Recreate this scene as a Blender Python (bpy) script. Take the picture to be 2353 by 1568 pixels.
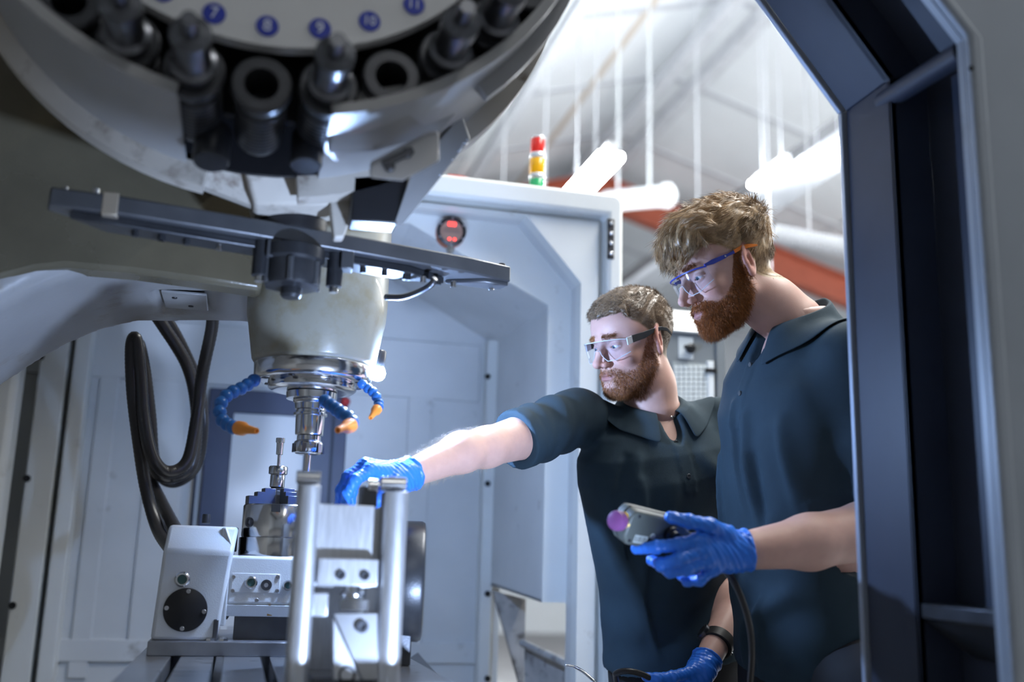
import bpy, bmesh, math, random
import numpy as np
from mathutils import Vector, Matrix
random.seed(7); rng = np.random.default_rng(7)
for o in list(bpy.data.objects): bpy.data.objects.remove(o, do_unlink=True)
SC = bpy.context.scene
C = SC.collection

# ---------------------------------------------------------------- camera
FPX, CX, CY = 2400.0, 1176.5, 784.0            # focal length in pixels of the 2353x1568 frame
YAW, PIT, ROL = math.radians(14.2), math.radians(12.3), math.radians(1.6)
CAM = Vector((0.0, 0.0, 1.05))
FW = Vector((math.sin(YAW)*math.cos(PIT), math.cos(YAW)*math.cos(PIT), math.sin(PIT)))
_r0 = Vector((math.cos(YAW), -math.sin(YAW), 0.0)); _u0 = _r0.cross(FW)
RT = _r0*math.cos(ROL) + _u0*math.sin(ROL); UP = _u0*math.cos(ROL) - _r0*math.sin(ROL)
cam_d = bpy.data.cameras.new('camera'); cam = bpy.data.objects.new('camera', cam_d); C.objects.link(cam)
cam_d.sensor_width = 36.0; cam_d.lens = 36.0*FPX/2353.0
cam.matrix_world = Matrix(((RT.x, UP.x, -FW.x, CAM.x), (RT.y, UP.y, -FW.y, CAM.y), (RT.z, UP.z, -FW.z, CAM.z), (0, 0, 0, 1)))
cam_d.clip_start = 0.05; cam_d.clip_end = 200
cam_d.dof.use_dof = True; cam_d.dof.focus_distance = 2.20; cam_d.dof.aperture_fstop = 1.6
SC.camera = cam

# ---------------------------------------------------------------- world, exposure
W = bpy.data.worlds.new('world'); SC.world = W; W.use_nodes = True
W.node_tree.nodes['Background'].inputs[0].default_value = (0.62, 0.74, 1.0, 1)
W.node_tree.nodes['Background'].inputs[1].default_value = 0.0
SC.view_settings.view_transform = 'Standard'; SC.view_settings.look = 'None'
SC.view_settings.exposure = 0.0; SC.view_settings.gamma = 1.0; SC.view_settings.use_curve_mapping = False

# ---------------------------------------------------------------- pixel helpers (pixel + a plane -> point in metres)
def ray(px, py): return FW + RT*((px-CX)/FPX) - UP*((py-CY)/FPX)
def P(px, py, d): return CAM + ray(px, py)*d                      # d = depth along the optical axis
def PY(px, py, y): v = ray(px, py); return CAM + v*(y/v.y)        # on the plane Y = y
def PX(px, py, x): v = ray(px, py); return CAM + v*(x/v.x)
def PZ(px, py, z): v = ray(px, py); return CAM + v*((z-CAM.z)/v.z)

# ---------------------------------------------------------------- large lights of the place
def area(name, loc, target, sx, sy, power, col):
    l = bpy.data.lights.new(name, 'AREA'); l.shape = 'RECTANGLE'; l.size = sx; l.size_y = sy; l.energy = power; l.color = col
    o = bpy.data.objects.new(name, l); C.objects.link(o); o.location = loc
    o.rotation_euler = (Vector(target)-Vector(loc)).to_track_quat('-Z', 'Y').to_euler(); return o
# rows of the workshop's hanging tubes that continue outside the picture (they shine down and up)
for nm, x, y, z, ln, pw in (('workshop_lamp_row_right_offscreen', 2.3, 2.2, 4.2, 3.6, 190), ('workshop_lamp_row_behind_offscreen', 0.9, -3.4, 3.9, 3.0, 24), ('workshop_lamp_row_far_right_offscreen', 9.4, 7.0, 4.2, 6.0, 420), ('workshop_lamp_row_far_left_offscreen', -3.0, 8.0, 3.9, 7.0, 200)):
    area(nm, (x, y, z), (x, y, 0), 0.2, ln, pw, (1.0, 1.0, 0.97)); area(nm.replace('_offscreen', '_uplight_offscreen'), (x, y, z+.08), (x, y, 9), 0.2, ln, pw*1.0, (1.0, 1.0, 0.97))
# work lamp low inside the doorway on the near side (it throws the change arm's shadow up the spindle housing)
ls = bpy.data.lights.new('machine_work_lamp_offscreen', 'SPOT'); ls.energy = 125; ls.color = (.50, .66, 1.0); ls.spot_size = math.radians(60); ls.spot_blend = .6; ls.shadow_soft_size = .03
lo = bpy.data.objects.new('machine_work_lamp_offscreen', ls); C.objects.link(lo); lo.location = (.58, .95, .66); lo.rotation_euler = (PY(740, 1020, 1.9)-Vector(lo.location)).to_track_quat('-Z', 'Y').to_euler()

# ---------------------------------------------------------------- mesh helpers
MATS = {}
def mat(name, col, rough=0.5, metal=0.0, noise=0.0, nscale=30.0, bump=0.0, bscale=200.0, emit=None, estr=0.0, spec=0.5, stain=None, trans=0.0, ior=1.45, attr=False, sss=0.0, coat=0.0, stretch=None):
    if name in MATS: return MATS[name]
    m = bpy.data.materials.new(name); m.use_nodes = True; nt = m.node_tree; n = nt.nodes; L = nt.links
    b = n['Principled BSDF']
    b.inputs['Base Color'].default_value = (*col, 1); b.inputs['Roughness'].default_value = rough; b.inputs['Metallic'].default_value = metal
    b.inputs['Specular IOR Level'].default_value = spec; b.inputs['IOR'].default_value = ior
    b.inputs['Transmission Weight'].default_value = trans; b.inputs['Coat Weight'].default_value = coat
    if sss: b.inputs['Subsurface Weight'].default_value = sss; b.inputs['Subsurface Radius'].default_value = (0.012, 0.005, 0.003); b.inputs['Subsurface Scale'].default_value = 0.6
    if emit: b.inputs['Emission Color'].default_value = (*emit, 1); b.inputs['Emission Strength'].default_value = estr
    src = None
    tc = n.new('ShaderNodeTexCoord'); vec = tc.outputs['Object']
    if stretch:
        mp = n.new('ShaderNodeMapping'); mp.inputs['Scale'].default_value = stretch; L.new(vec, mp.inputs[0]); vec = mp.outputs[0]
    if attr:
        a = n.new('ShaderNodeAttribute'); a.attribute_name = 'Col'; src = a.outputs['Color']
    if noise:
        t = n.new('ShaderNodeTexNoise'); t.inputs['Scale'].default_value = nscale; t.inputs['Detail'].default_value = 5; L.new(vec, t.inputs['Vector'])
        r = n.new('ShaderNodeMapRange'); r.inputs[3].default_value = 1-noise; r.inputs[4].default_value = 1+noise; L.new(t.outputs[0], r.inputs[0])
        r.inputs[1].default_value = 0.25; r.inputs[2].default_value = 0.75
        mx = n.new('ShaderNodeMix'); mx.data_type = 'RGBA'; mx.blend_type = 'MULTIPLY'; mx.inputs[0].default_value = 1
        if src is not None: L.new(src, mx.inputs[6])
        else: mx.inputs[6].default_value = (*col, 1)
        L.new(r.outputs[0], mx.inputs[7]); src = mx.outputs[2]
        if metal > .5 or rough < .4:
            rr = n.new('ShaderNodeMapRange'); rr.inputs[3].default_value = max(.05, rough*(1-noise)); rr.inputs[4].default_value = min(1, rough*(1+noise)); L.new(t.outputs[0], rr.inputs[0]); L.new(rr.outputs[0], b.inputs['Roughness'])
    if stain:
        scol, sscale, lo, hi = stain
        t = n.new('ShaderNodeTexNoise'); t.inputs['Scale'].default_value = sscale; t.inputs['Detail'].default_value = 8; t.inputs['Roughness'].default_value = .65; L.new(vec, t.inputs['Vector'])
        r = n.new('ShaderNodeMapRange'); r.inputs[1].default_value = lo; r.inputs[2].default_value = hi; L.new(t.outputs[0], r.inputs[0])
        mx = n.new('ShaderNodeMix'); mx.data_type = 'RGBA'; L.new(r.outputs[0], mx.inputs[0])
        if src is not None: L.new(src, mx.inputs[6])
        else: mx.inputs[6].default_value = (*col, 1)
        mx.inputs[7].default_value = (*scol, 1); src = mx.outputs[2]
    if src is not None: L.new(src, b.inputs['Base Color'])
    if bump:
        t = n.new('ShaderNodeTexNoise'); t.inputs['Scale'].default_value = bscale; t.inputs['Detail'].default_value = 3; L.new(vec, t.inputs['Vector'])
        bp = n.new('ShaderNodeBump'); bp.inputs['Strength'].default_value = bump; bp.inputs['Distance'].default_value = 0.002; L.new(t.outputs[0], bp.inputs['Height']); L.new(bp.outputs[0], b.inputs['Normal'])
    MATS[name] = m; return m

def tag(o, label=None, cat=None, group=None, kind=None):
    if label: o['label'] = label
    if cat: o['category'] = cat
    if group: o['group'] = group
    if kind: o['kind'] = kind
    return o
def link(name, me, m, parent=None):
    o = bpy.data.objects.new(name, me); C.objects.link(o)
    if m is not None: me.materials.append(m)
    if parent is not None: o.parent = parent; o.matrix_parent_inverse = PINV(parent)
    return o
def PINV(p):
    bw = p.matrix_basis.copy(); q = p
    while q.parent: bw = q.parent.matrix_basis @ q.matrix_parent_inverse @ bw; q = q.parent
    return bw.inverted()
def mesh(name, v, f, m, parent=None, smooth=False, bevel=0.0, seg=2):
    me = bpy.data.meshes.new(name); me.from_pydata([tuple(x) for x in v], [], [tuple(x) for x in f])
    return finish(name, me, m, parent, smooth, bevel, seg)
def finish(name, me, m, parent=None, smooth=False, bevel=0.0, seg=2):
    bm = bmesh.new(); bm.from_mesh(me); bmesh.ops.recalc_face_normals(bm, faces=bm.faces); bm.to_mesh(me); bm.free()
    o = link(name, me, m, parent)
    if bevel:
        md = o.modifiers.new('bevel', 'BEVEL'); md.width = bevel; md.segments = seg; md.limit_method = 'ANGLE'; md.angle_limit = math.radians(40)
    if smooth or bevel:
        me.polygons.foreach_set('use_smooth', [True]*len(me.polygons))
        me.set_sharp_from_angle(angle=math.radians(38))
    return o
def empty(name, loc=(0, 0, 0)):
    o = bpy.data.objects.new(name, None); C.objects.link(o); o.location = loc; o.empty_display_size = .05; return o
def box(name, lo, hi, m, parent=None, bevel=0.0):
    x0, y0, z0 = lo; x1, y1, z1 = hi
    v = [(x0, y0, z0), (x1, y0, z0), (x1, y1, z0), (x0, y1, z0), (x0, y0, z1), (x1, y0, z1), (x1, y1, z1), (x0, y1, z1)]
    f = [(0, 3, 2, 1), (4, 5, 6, 7), (0, 1, 5, 4), (1, 2, 6, 5), (2, 3, 7, 6), (3, 0, 4, 7)]
    return mesh(name, v, f, m, parent, False, bevel)
def prism(name, pts, off, m, parent=None, bevel=0.0):               # polygon of 3-D points pushed along off
    n = len(pts); off = Vector(off); v = [Vector(p) for p in pts] + [Vector(p)+off for p in pts]
    f = [tuple(range(n)), tuple(range(2*n-1, n-1, -1))] + [(i, (i+1) % n, n+(i+1) % n, n+i) for i in range(n)]
    return mesh(name, v, f, m, parent, False, bevel)
def slab(name, pix, y, th, m, parent=None, bevel=0.0): return prism(name, [PY(a, b, y) for a, b in pix], (0, th, 0), m, parent, bevel)
def xz(name, pts, y0, y1, m, parent=None, bevel=0.0): return prism(name, [(a, y0, b) for a, b in pts], (0, y1-y0, 0), m, parent, bevel)
def frame_of(d):
    d = Vector(d).normalized(); a = Vector((0, 0, 1)) if abs(d.z) < .9 else Vector((1, 0, 0))
    u = d.cross(a).normalized(); return u, d.cross(u).normalized(), d
def lathe_data(prof, o, ax, n=32):                                  # prof: list of (distance along axis, radius)
    u, w, d = frame_of(ax); o = Vector(o); v = []; f = []
    for t, r in prof:
        for k in range(n):
            a = 2*math.pi*k/n; v.append(o + d*t + (u*math.cos(a)+w*math.sin(a))*max(r, 1e-5))
    for i in range(len(prof)-1):
        for k in range(n):
            j = (k+1) % n; f.append((i*n+k, i*n+j, (i+1)*n+j, (i+1)*n+k))
    f.append(tuple(range(n))); f.append(tuple((len(prof)-1)*n+k for k in range(n-1, -1, -1)))
    return v, f
def lathe(name, prof, o, ax, m, parent=None, n=32, smooth=True):
    v, f = lathe_data(prof, o, ax, n); ob = mesh(name, v, f, m, parent, smooth); return ob
def cyl(name, a, b, r, m, parent=None, n=24, r2=None):
    a = Vector(a); b = Vector(b); L = (b-a).length; r2 = r if r2 is None else r2; c = min(r, L)*.08
    return lathe(name, [(0, r-c), (c, r), (L-c, r2), (L, r2-c)], a, b-a, m, parent, n)
def tube_data(pts, r, n=10, up=None):
    pts = [Vector(p) for p in pts]; v = []; f = []; rs = r if hasattr(r, '__len__') else [r]*len(pts)
    u = None
    for i, p in enumerate(pts):
        t = (pts[min(i+1, len(pts)-1)]-pts[max(i-1, 0)]).normalized()
        if u is None: u = frame_of(t)[0]
        u = (u - t*u.dot(t)).normalized(); w = t.cross(u)
        for k in range(n):
            a = 2*math.pi*k/n; v.append(p+(u*math.cos(a)+w*math.sin(a))*rs[i])
    for i in range(len(pts)-1):
        for k in range(n): f.append((i*n+k, i*n+(k+1) % n, (i+1)*n+(k+1) % n, (i+1)*n+k))
    f.append(tuple(range(n-1, -1, -1))); f.append(tuple((len(pts)-1)*n+k for k in range(n)))
    return v, f
def tube(name, pts, r, m, parent=None, n=10): return mesh(name, *tube_data(pts, r, n), m, parent, True)
def spline(pts, n=8):
    pts = [Vector(p) for p in pts]; out = []
    for i in range(len(pts)-1):
        p0 = pts[max(i-1, 0)]; p1 = pts[i]; p2 = pts[i+1]; p3 = pts[min(i+2, len(pts)-1)]
        for k in range(n):
            t = k/n; out.append(.5*((2*p1)+(p2-p0)*t+(2*p0-5*p1+4*p2-p3)*t*t+(3*p1-p0-3*p2+p3)*t**3))
    return out+[pts[-1]]
def joined(name, parts, m, parent=None, smooth=True):
    V = []; F = []
    for v, f in parts:
        k = len(V); V += list(v); F += [tuple(i+k for i in q) for q in f]
    return mesh(name, V, F, m, parent, smooth)
def screw_data(c, d, r, h):                                         # socket head screw
    return lathe_data([(0, r), (h*.85, r), (h, r*.9), (h, r*.55), (h*.35, r*.5)], c, d, 14)
def screw(name, c, d, r, h, m, parent): return mesh(name, *screw_data(c, d, r, h), m, parent, True)
def clone(o, parent=None, delta=None):
    c = o.copy(); C.objects.link(c)
    if parent is not None: c.parent = parent; c.matrix_parent_inverse = PINV(parent)
    if delta is not None: c.matrix_basis = Matrix.Translation(delta) @ c.matrix_basis
    return c

# ---------------------------------------------------------------- signed-distance modelling (bodies, castings)
def N3(v): return np.array(v, np.float32)
def sm(a, b, k): h = np.clip(.5+.5*(b-a)/k, 0, 1); return b*(1-h)+a*h-k*h*(1-h)
def sx(a, b, k): return -sm(-a, -b, k)
def ell(p, c, r, R=None):
    q = p-N3(c)
    if R is not None: q = q @ np.array(R, np.float32)
    r = N3(r); k0 = np.sqrt(((q/r)**2).sum(-1)+1e-12); k1 = np.sqrt(((q/(r*r))**2).sum(-1)+1e-12); return k0*(k0-1)/k1
def cap(p, a, b, ra, rb=None):
    rb = ra if rb is None else rb; a = N3(a); b = N3(b); ba = b-a
    h = np.clip(((p-a)@ba)/max(float(ba@ba), 1e-12), 0, 1); return np.linalg.norm(p-a-h[..., None]*ba, axis=-1)-(ra+(rb-ra)*h)
def seg(p, a, b): return cap(p, a, b, 0.0)
def chain(p, pts, rs, k=.004):
    d = None
    for i in range(len(pts)-1):
        e = cap(p, pts[i], pts[i+1], rs[i], rs[i+1]); d = e if d is None else sm(d, e, k)
    return d
def surf(fn, lo, hi, h, margin=1.6, B=6):
    lo = np.array(lo, np.float32); n = np.ceil((np.array(hi)-lo)/h/B).astype(int)
    nb = n; N = nb*B+1
    g = [lo[i]+(np.arange(nb[i])+.5)*B*h for i in range(3)]
    cc = np.stack(np.meshgrid(*g, indexing='ij'), -1).reshape(-1, 3).astype(np.float32)
    dc = fn(cc).reshape(nb); act = np.abs(dc) < B*h*.87*margin
    D = np.repeat(np.repeat(np.repeat(dc, B, 0), B, 1), B, 2).astype(np.float32)
    D = np.pad(D, ((0, 1), (0, 1), (0, 1)), mode='edge')
    idx = np.argwhere(act)
    k = np.stack(np.meshgrid(*[np.arange(B+1)]*3, indexing='ij'), -1).reshape(-1, 3)
    for s in range(0, len(idx), 1500):
        q = (idx[s:s+1500, None, :]*B + k[None]).reshape(-1, 3)
        D[q[:, 0], q[:, 1], q[:, 2]] = fn((lo+q*h).astype(np.float32))
    I = D < 0; X, Y, Z = [s-1 for s in D.shape]
    cnt = np.zeros((X, Y, Z), np.int8); off = [(a, b, c) for a in (0, 1) for b in (0, 1) for c in (0, 1)]
    for a, b, c in off: cnt += I[a:a+X, b:b+Y, c:c+Z]
    cells = np.argwhere((cnt > 0) & (cnt < 8)); vid = -np.ones((X, Y, Z), np.int32); vid[tuple(cells.T)] = np.arange(len(cells))
    cv = np.stack([D[cells[:, 0]+a, cells[:, 1]+b, cells[:, 2]+c] for a, b, c in off], 1); offa = np.array(off, np.float32)
    acc = np.zeros((len(cells), 3), np.float32); num = np.zeros(len(cells), np.float32)
    for i in range(8):
        for j in range(i+1, 8):
            if np.abs(offa[i]-offa[j]).sum() != 1: continue
            a, b = cv[:, i], cv[:, j]; c = (a < 0) != (b < 0); t = np.where(c, a/np.where(c, a-b, 1), 0)
            acc += c[:, None]*(offa[i]+(offa[j]-offa[i])*t[:, None]); num += c
    V = lo+(cells+acc/num[:, None])*h; Q = []
    for ax in range(3):
        s0 = [slice(None)]*3; s1 = [slice(None)]*3; s0[ax] = slice(0, -1); s1[ax] = slice(1, None)
        e = np.argwhere(I[tuple(s0)] != I[tuple(s1)]); o1, o2 = [(1, 2), (2, 0), (0, 1)][ax]
        e = e[(e[:, o1] > 0) & (e[:, o2] > 0) & (e[:, o1] < D.shape[o1]-1) & (e[:, o2] < D.shape[o2]-1)]
        if not len(e): continue
        def g(d1, d2): q = e.copy(); q[:, o1] -= d1; q[:, o2] -= d2; return vid[q[:, 0], q[:, 1], q[:, 2]]
        q = np.stack([g(1, 1), g(0, 1), g(0, 0), g(1, 0)], 1); fl = ~I[e[:, 0], e[:, 1], e[:, 2]]; q[fl] = q[fl][:, ::-1]; Q.append(q)
    Q = np.concatenate(Q); Q = Q[(Q >= 0).all(1)]
    return V.astype(np.float32), Q
def npmesh(name, V, Q, m, parent=None, col=None, smooth=True):
    me = bpy.data.meshes.new(name); me.vertices.add(len(V)); me.vertices.foreach_set('co', np.ascontiguousarray(V, np.float32).ravel())
    k = Q.shape[1]; me.loops.add(Q.size); me.loops.foreach_set('vertex_index', np.ascontiguousarray(Q, np.int32).ravel())
    me.polygons.add(len(Q)); me.polygons.foreach_set('loop_start', np.arange(len(Q), dtype=np.int32)*k); me.polygons.foreach_set('loop_total', np.full(len(Q), k, np.int32))
    me.update(calc_edges=True)
    if smooth: me.polygons.foreach_set('use_smooth', np.ones(len(Q), bool))
    if col is not None:
        a = me.attributes.new('Col', 'FLOAT_COLOR', 'POINT'); a.data.foreach_set('color', np.concatenate([col, np.ones((len(col), 1))], 1).astype(np.float32).ravel())
    me.validate(); return link(name, me, m, parent)
# ================================================================ workshop (setting)
M_white = mat('roof_white', (.80, .83, .86), .6, noise=.03, nscale=2)
M_steel = mat('galvanised_steel', (.60, .62, .66), .55, .1, noise=.1, nscale=8)
M_red = mat('red_oxide_steel', (.42, .10, .055), .55, noise=.12, nscale=6)
M_conc = mat('concrete', (.30, .30, .31), .7, noise=.2, nscale=3)
M_tube = mat('lamp_tube', (.9, .95, 1), .4, emit=(.92, .97, 1), estr=90.0)
M_duct = mat('duct_white', (.75, .78, .8), .4, .2)
fl = box('floor', (-6, -12.6, -.12), (14, 19, 0), M_conc); tag(fl, 'grey concrete workshop floor', None, kind='structure')
RX, RZ, SL = 4.45, 6.75, .29                                # ridge position and roof slope
roof = empty('ceiling', (RX, 8, RZ)); tag(roof, 'white pitched workshop roof with steel purlins', None, kind='structure')
ys = [-12.25+1.75*i for i in range(18)]
for s in (-1, 1):
    for i in range(len(ys)-1):
        for j in range(2):
            d0, d1 = (0.03, 3.2) if j == 0 else (3.25, 8.2)
            y0, y1 = ys[i]+.04, ys[i+1]-.04
            m = M_white
            prism('roof_panel', [(RX+s*d0, y0, RZ-SL*d0), (RX+s*d1, y0, RZ-SL*d1), (RX+s*d1, y1, RZ-SL*d1), (RX+s*d0, y1, RZ-SL*d0)], (0, 0, .06), m, roof)
    for y in ys:
        prism('roof_seam_bar', [(RX, y-.05, RZ-.02), (RX+s*8.2, y-.05, RZ-.02-SL*8.2), (RX+s*8.2, y+.05, RZ-.02-SL*8.2), (RX, y+.05, RZ-.02)], (0, 0, .14), M_steel, roof)
def purlin(px, py, z, w, h, m, name='purlin', y0=3.0, y1=17.4):
    q = PZ(px, py, z); box(name, (q.x-w/2, y0, z-h), (q.x+w/2, y1, z), m, roof)
purlin(1672, 0, 6.55, .13, .15, M_steel); purlin(1752, 20, 6.55, .12, .17, M_steel)
purlin(1330, 0, 6.0, .10, .13, M_steel); purlin(1290, 0, 6.0, .12, .08, M_duct)
purlin(1922, 283, 4.6, .14, .22, mat('dark_purlin', (.16, .16, .17), .5)); purlin(1940, 330, 4.25, .34, .07, M_steel, 'cable_tray')
purlin(1500, 0, 6.5, .07, .05, mat('tan_pipe', (.62, .55, .48), .5), 'tan_pipe')
# red portal frame below the roof, far end
yy = 13.0
for s, L in ((-1, 8), (1, 8)):
    a = (RX, yy, RZ-.34); b = (RX+s*L, yy, RZ-.34-SL*L); hh = .42
    prism('portal_rafter', [a, b, (b[0], yy, b[2]-hh), (a[0], yy, a[2]-hh)], (0, .03, 0), M_red, roof)
    for dz in (0, -hh):
        prism('portal_flange', [(a[0], yy-.1, a[2]+dz), (b[0], yy-.1, b[2]+dz), (b[0], yy+.1, b[2]+dz), (a[0], yy+.1, a[2]+dz)], (0, 0, .03), M_red, roof)
    box('portal_column', (RX+s*8-.15, yy-.1, 0), (RX+s*8+.15, yy+.1, 4.3), M_red, roof)
w = xz('wall_back', [(-5, 0), (13.5, 0), (13.5, 4.1), (RX, 6.8), (-5, 4.0)], 17.5, 17.65, mat('far_wall', (.72, .76, .8), .8, noise=.05, nscale=1)); tag(w, 'pale grey end wall of the workshop', kind='structure')
w = box('wall_right', (13.3, -12.5, 0), (13.5, 17.5, 4.2), MATS['far_wall']); tag(w, 'pale grey side wall of the workshop', kind='structure')
w = xz('wall_front', [(-4.5, 0), (13.5, 0), (13.5, 4.1), (RX, 6.8), (-4.5, 4.15)], -12.6, -12.4, MATS['far_wall']); tag(w, 'pale grey end wall behind the machine', kind='structure')
w = box('wall_left', (-4.6, -12.5, 0), (-4.4, 17.5, 4.2), MATS['far_wall']); tag(w, 'pale grey side wall of the workshop behind the machine', kind='structure')
def tube_lamp(px0, py0, z, ln, label, back=.6):
    q = PZ(px0, py0, z); r = empty('fluorescent_lamp', (q.x, q.y+ln/2, z)); tag(r, label, 'lamp', 'fluorescent tube lamps under the roof')
    box('lamp_housing', (q.x-.025, q.y, z), (q.x+.025, q.y+ln, z+.06), M_duct, r)
    box('lamp_diffuser', (q.x-.085, q.y+.01, z-.05), (q.x+.085, q.y+ln-.01, z+.005), M_tube, r, .02)
    for t in (.2, .8): cyl('hanging_wire', (q.x, q.y+ln*t, z+.06), (q.x, q.y+ln*t, RZ-SL*abs(q.x-RX)+.02), .006, M_steel, r, 6)
    return q
tube_lamp(1407, 347, 3.6, 3.6, 'lit fluorescent tube lamp hanging behind the signal tower')
tube_lamp(1810, 372, 4.15, .5, 'lit fluorescent lamp hung below the cable tray above the taller man')
tube_lamp(1945, 335, 4.15, .5, 'lit fluorescent lamp hung below the cable tray beside the dark door frame')
for (px, py, z1) in ((1258, 130, 4.6), (1372, 60, 5.2), (1600, 150, 5.3), (1755, 60, 5.2)):
    q = P(px, py, 9); cyl('hanging_wire', (q.x, q.y, 3.0), (q.x, q.y, RZ-SL*abs(q.x-RX)+.02), .008, M_steel, roof, 6)
# white ventilation pipe, round open end
a = P(1395, 462, 8.6); b = P(1528, 450, 8.0)
r = empty('ventilation_duct', a); tag(r, 'white round ventilation duct with an open end below the red beam', 'duct')
cyl('duct_pipe', a, b, .085, M_duct, r); d = (b-a).normalized(); lathe('end_ring', [(0, .09), (.05, .098), (.07, .098), (.07, .08)], b-d*.04, d, M_duct, r)
for t in (.2, .75):
    q = a.lerp(b, t); cyl('strap', q, (q.x, q.y, RZ-SL*abs(q.x-RX)), .012, M_duct, r, 8)
a = P(1780, 536, 6.5); b = P(2060, 590, 6.2)
r = empty('ventilation_duct', a); tag(r, 'ribbed silver flexible duct running behind the dark door frame', 'duct')
n = 60; tube('flexible_pipe', [a.lerp(b, i/n) for i in range(n+1)], [.050+.008*(i % 2) for i in range(n+1)], M_steel, r, 14)
for t in (.3, .8): q = a.lerp(b, t); cyl('strap', q, (q.x, q.y, RZ-SL*abs(q.x-RX)), .006, M_steel, r, 6)
# distant clutter seen between the two men
M_mach = mat('pale_machine', (.62, .68, .74), .5, noise=.06, nscale=3); M_blue = mat('blue_paint', (.06, .16, .42), .5); M_ylw = mat('yellow_paint', (.65, .5, .14), .5)
r = empty('milling_machine', (5.2, 9, 0)); tag(r, 'pale blurred machine tool standing far behind the two men', 'machine')
box('machine_body', (3.4, 8.6, 0), (5.9, 10, 2.6), M_mach, r, .03); box('machine_window', (3.9, 8.57, 1.1), (4.7, 8.61, 2.0), M_blue, r); box('base_stripe', (3.4, 8.56, .2), (5.9, 8.61, .6), M_ylw, r)
box('roof_hood', (3.3, 8.5, 2.6), (6.0, 10, 2.75), M_duct, r, .02); box('side_door', (4.9, 8.57, .7), (5.6, 8.61, 2.2), mat('grey_door', (.35, .38, .42), .5), r)
# ================================================================ machining centre
M_encl = mat('enclosure_white', (.74, .75, .73), .42, noise=.05, nscale=4, stain=((.38, .34, .28), 7, .62, .80), bump=.05, bscale=300)
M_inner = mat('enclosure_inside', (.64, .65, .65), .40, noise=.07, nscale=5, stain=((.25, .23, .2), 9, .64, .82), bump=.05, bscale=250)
M_grime = mat('grimy_panel', (.42, .41, .40), .6, noise=.25, nscale=12, stain=((.08, .07, .06), 16, .5, .68))
M_dblue = mat('dark_blue_steel', (.030, .037, .058), .5, noise=.12, nscale=9, spec=.3)
M_black = mat('black_steel', (.012, .012, .014), .4, noise=.1, nscale=20)
M_cast = mat('painted_casting', (.27, .272, .275), .35, noise=.10, nscale=7, stain=((.15, .12, .06), 5, .58, .76), bump=.12, bscale=120)
M_olive = mat('oily_casting', (.11, .097, .066), .28, noise=.25, nscale=6, bump=.15, bscale=160)
M_beige = mat('stained_beige', (.48, .45, .40), .55, noise=.12, nscale=9, stain=((.14, .10, .07), 14, .56, .72))
M_alu = mat('machined_aluminium', (.62, .63, .65), .36, .85, noise=.14, nscale=14, stretch=(30, 30, 2))
M_chrome = mat('ground_steel', (.62, .63, .65), .16, 1.0, noise=.2, nscale=10)
M_dsteel = mat('dark_steel', (.13, .135, .15), .32, .9, noise=.2, nscale=18)
M_gun = mat('gunmetal', (.05, .053, .06), .33, .6, noise=.2, nscale=25, bump=.1, bscale=300)
M_screw = mat('zinc_screw', (.5, .5, .52), .3, 1.0)
M_rot = mat('rotary_paint', (.64, .67, .70), .42, noise=.04, nscale=10, bump=.18, bscale=420)
M_led = mat('machine_lamp_glass', (1, 1, 1), .3, emit=(.38, .58, 1.0), estr=3800.0)

# ---- far end of the enclosure: white octagonal door frame, inner arch and end wall
YF, YA, YB = 2.9, 3.0, 3.6
E = empty('machine_enclosure', (.6, 3.2, 0)); tag(E, 'white sheet-metal machine enclosure with chamfered doorway behind the two men', 'machine enclosure')
def XZ(px, py, y): q = PY(px, py, y); return q.x, q.z
xe, ze = XZ(1335, 650, YF); xt, zt = XZ(1210, 495, YF); xo, zo = XZ(1424, 470, YF); xg, zg = XZ(1386, 490, YF)
XL = -.9
xe2, _ = XZ(1328, 1500, YF); xo = max(xo, xe+.09)
frame_in = [(xe, 0.0), (xe, ze), (xt, zt), (XL, zt+.005)]
xz('door_frame', frame_in+[(XL, zo-.066), (xg-.014, zo-.066), (xg-.014, 0)], YF, YF+.05, M_encl, E, .004)
xz('frame_rim', [(xg+.004, 0), (xg+.004, zo-.05), (XL, zo-.05), (XL, zo+.02), (xo-.02, zo+.02), (xo, zo), (xo, 0)], YF-.035, YF+.3, M_encl, E, .012)
box('rim_groove', (XL, YF+.022, zo-.07), (xg+.01, YF+.05, zo-.045), M_encl, E)
box('rim_groove', (xg-.018, YF+.022, 0), (xg+.01, YF+.05, zo-.07), M_encl, E)
# latch slot in the rim
lx, lz0 = XZ(1395, 595, YF-.035); lx1, lz1 = XZ(1411, 505, YF-.035)
k = box('latch_slot', (lx, YF-.037, lz0), (lx1, YF-.033, lz1), mat('slot_black', (.03, .03, .035), .5), E)
for t in (.12, .38, .62, .88):
    q = Vector(((lx+lx1)/2, YF-.038, lz0+(lz1-lz0)*t)); s = lathe('latch_bolt', [(0, .0065), (.006, .0065), (.008, .004)], q, (0, -1, 0), M_chrome, k, 12)
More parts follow.
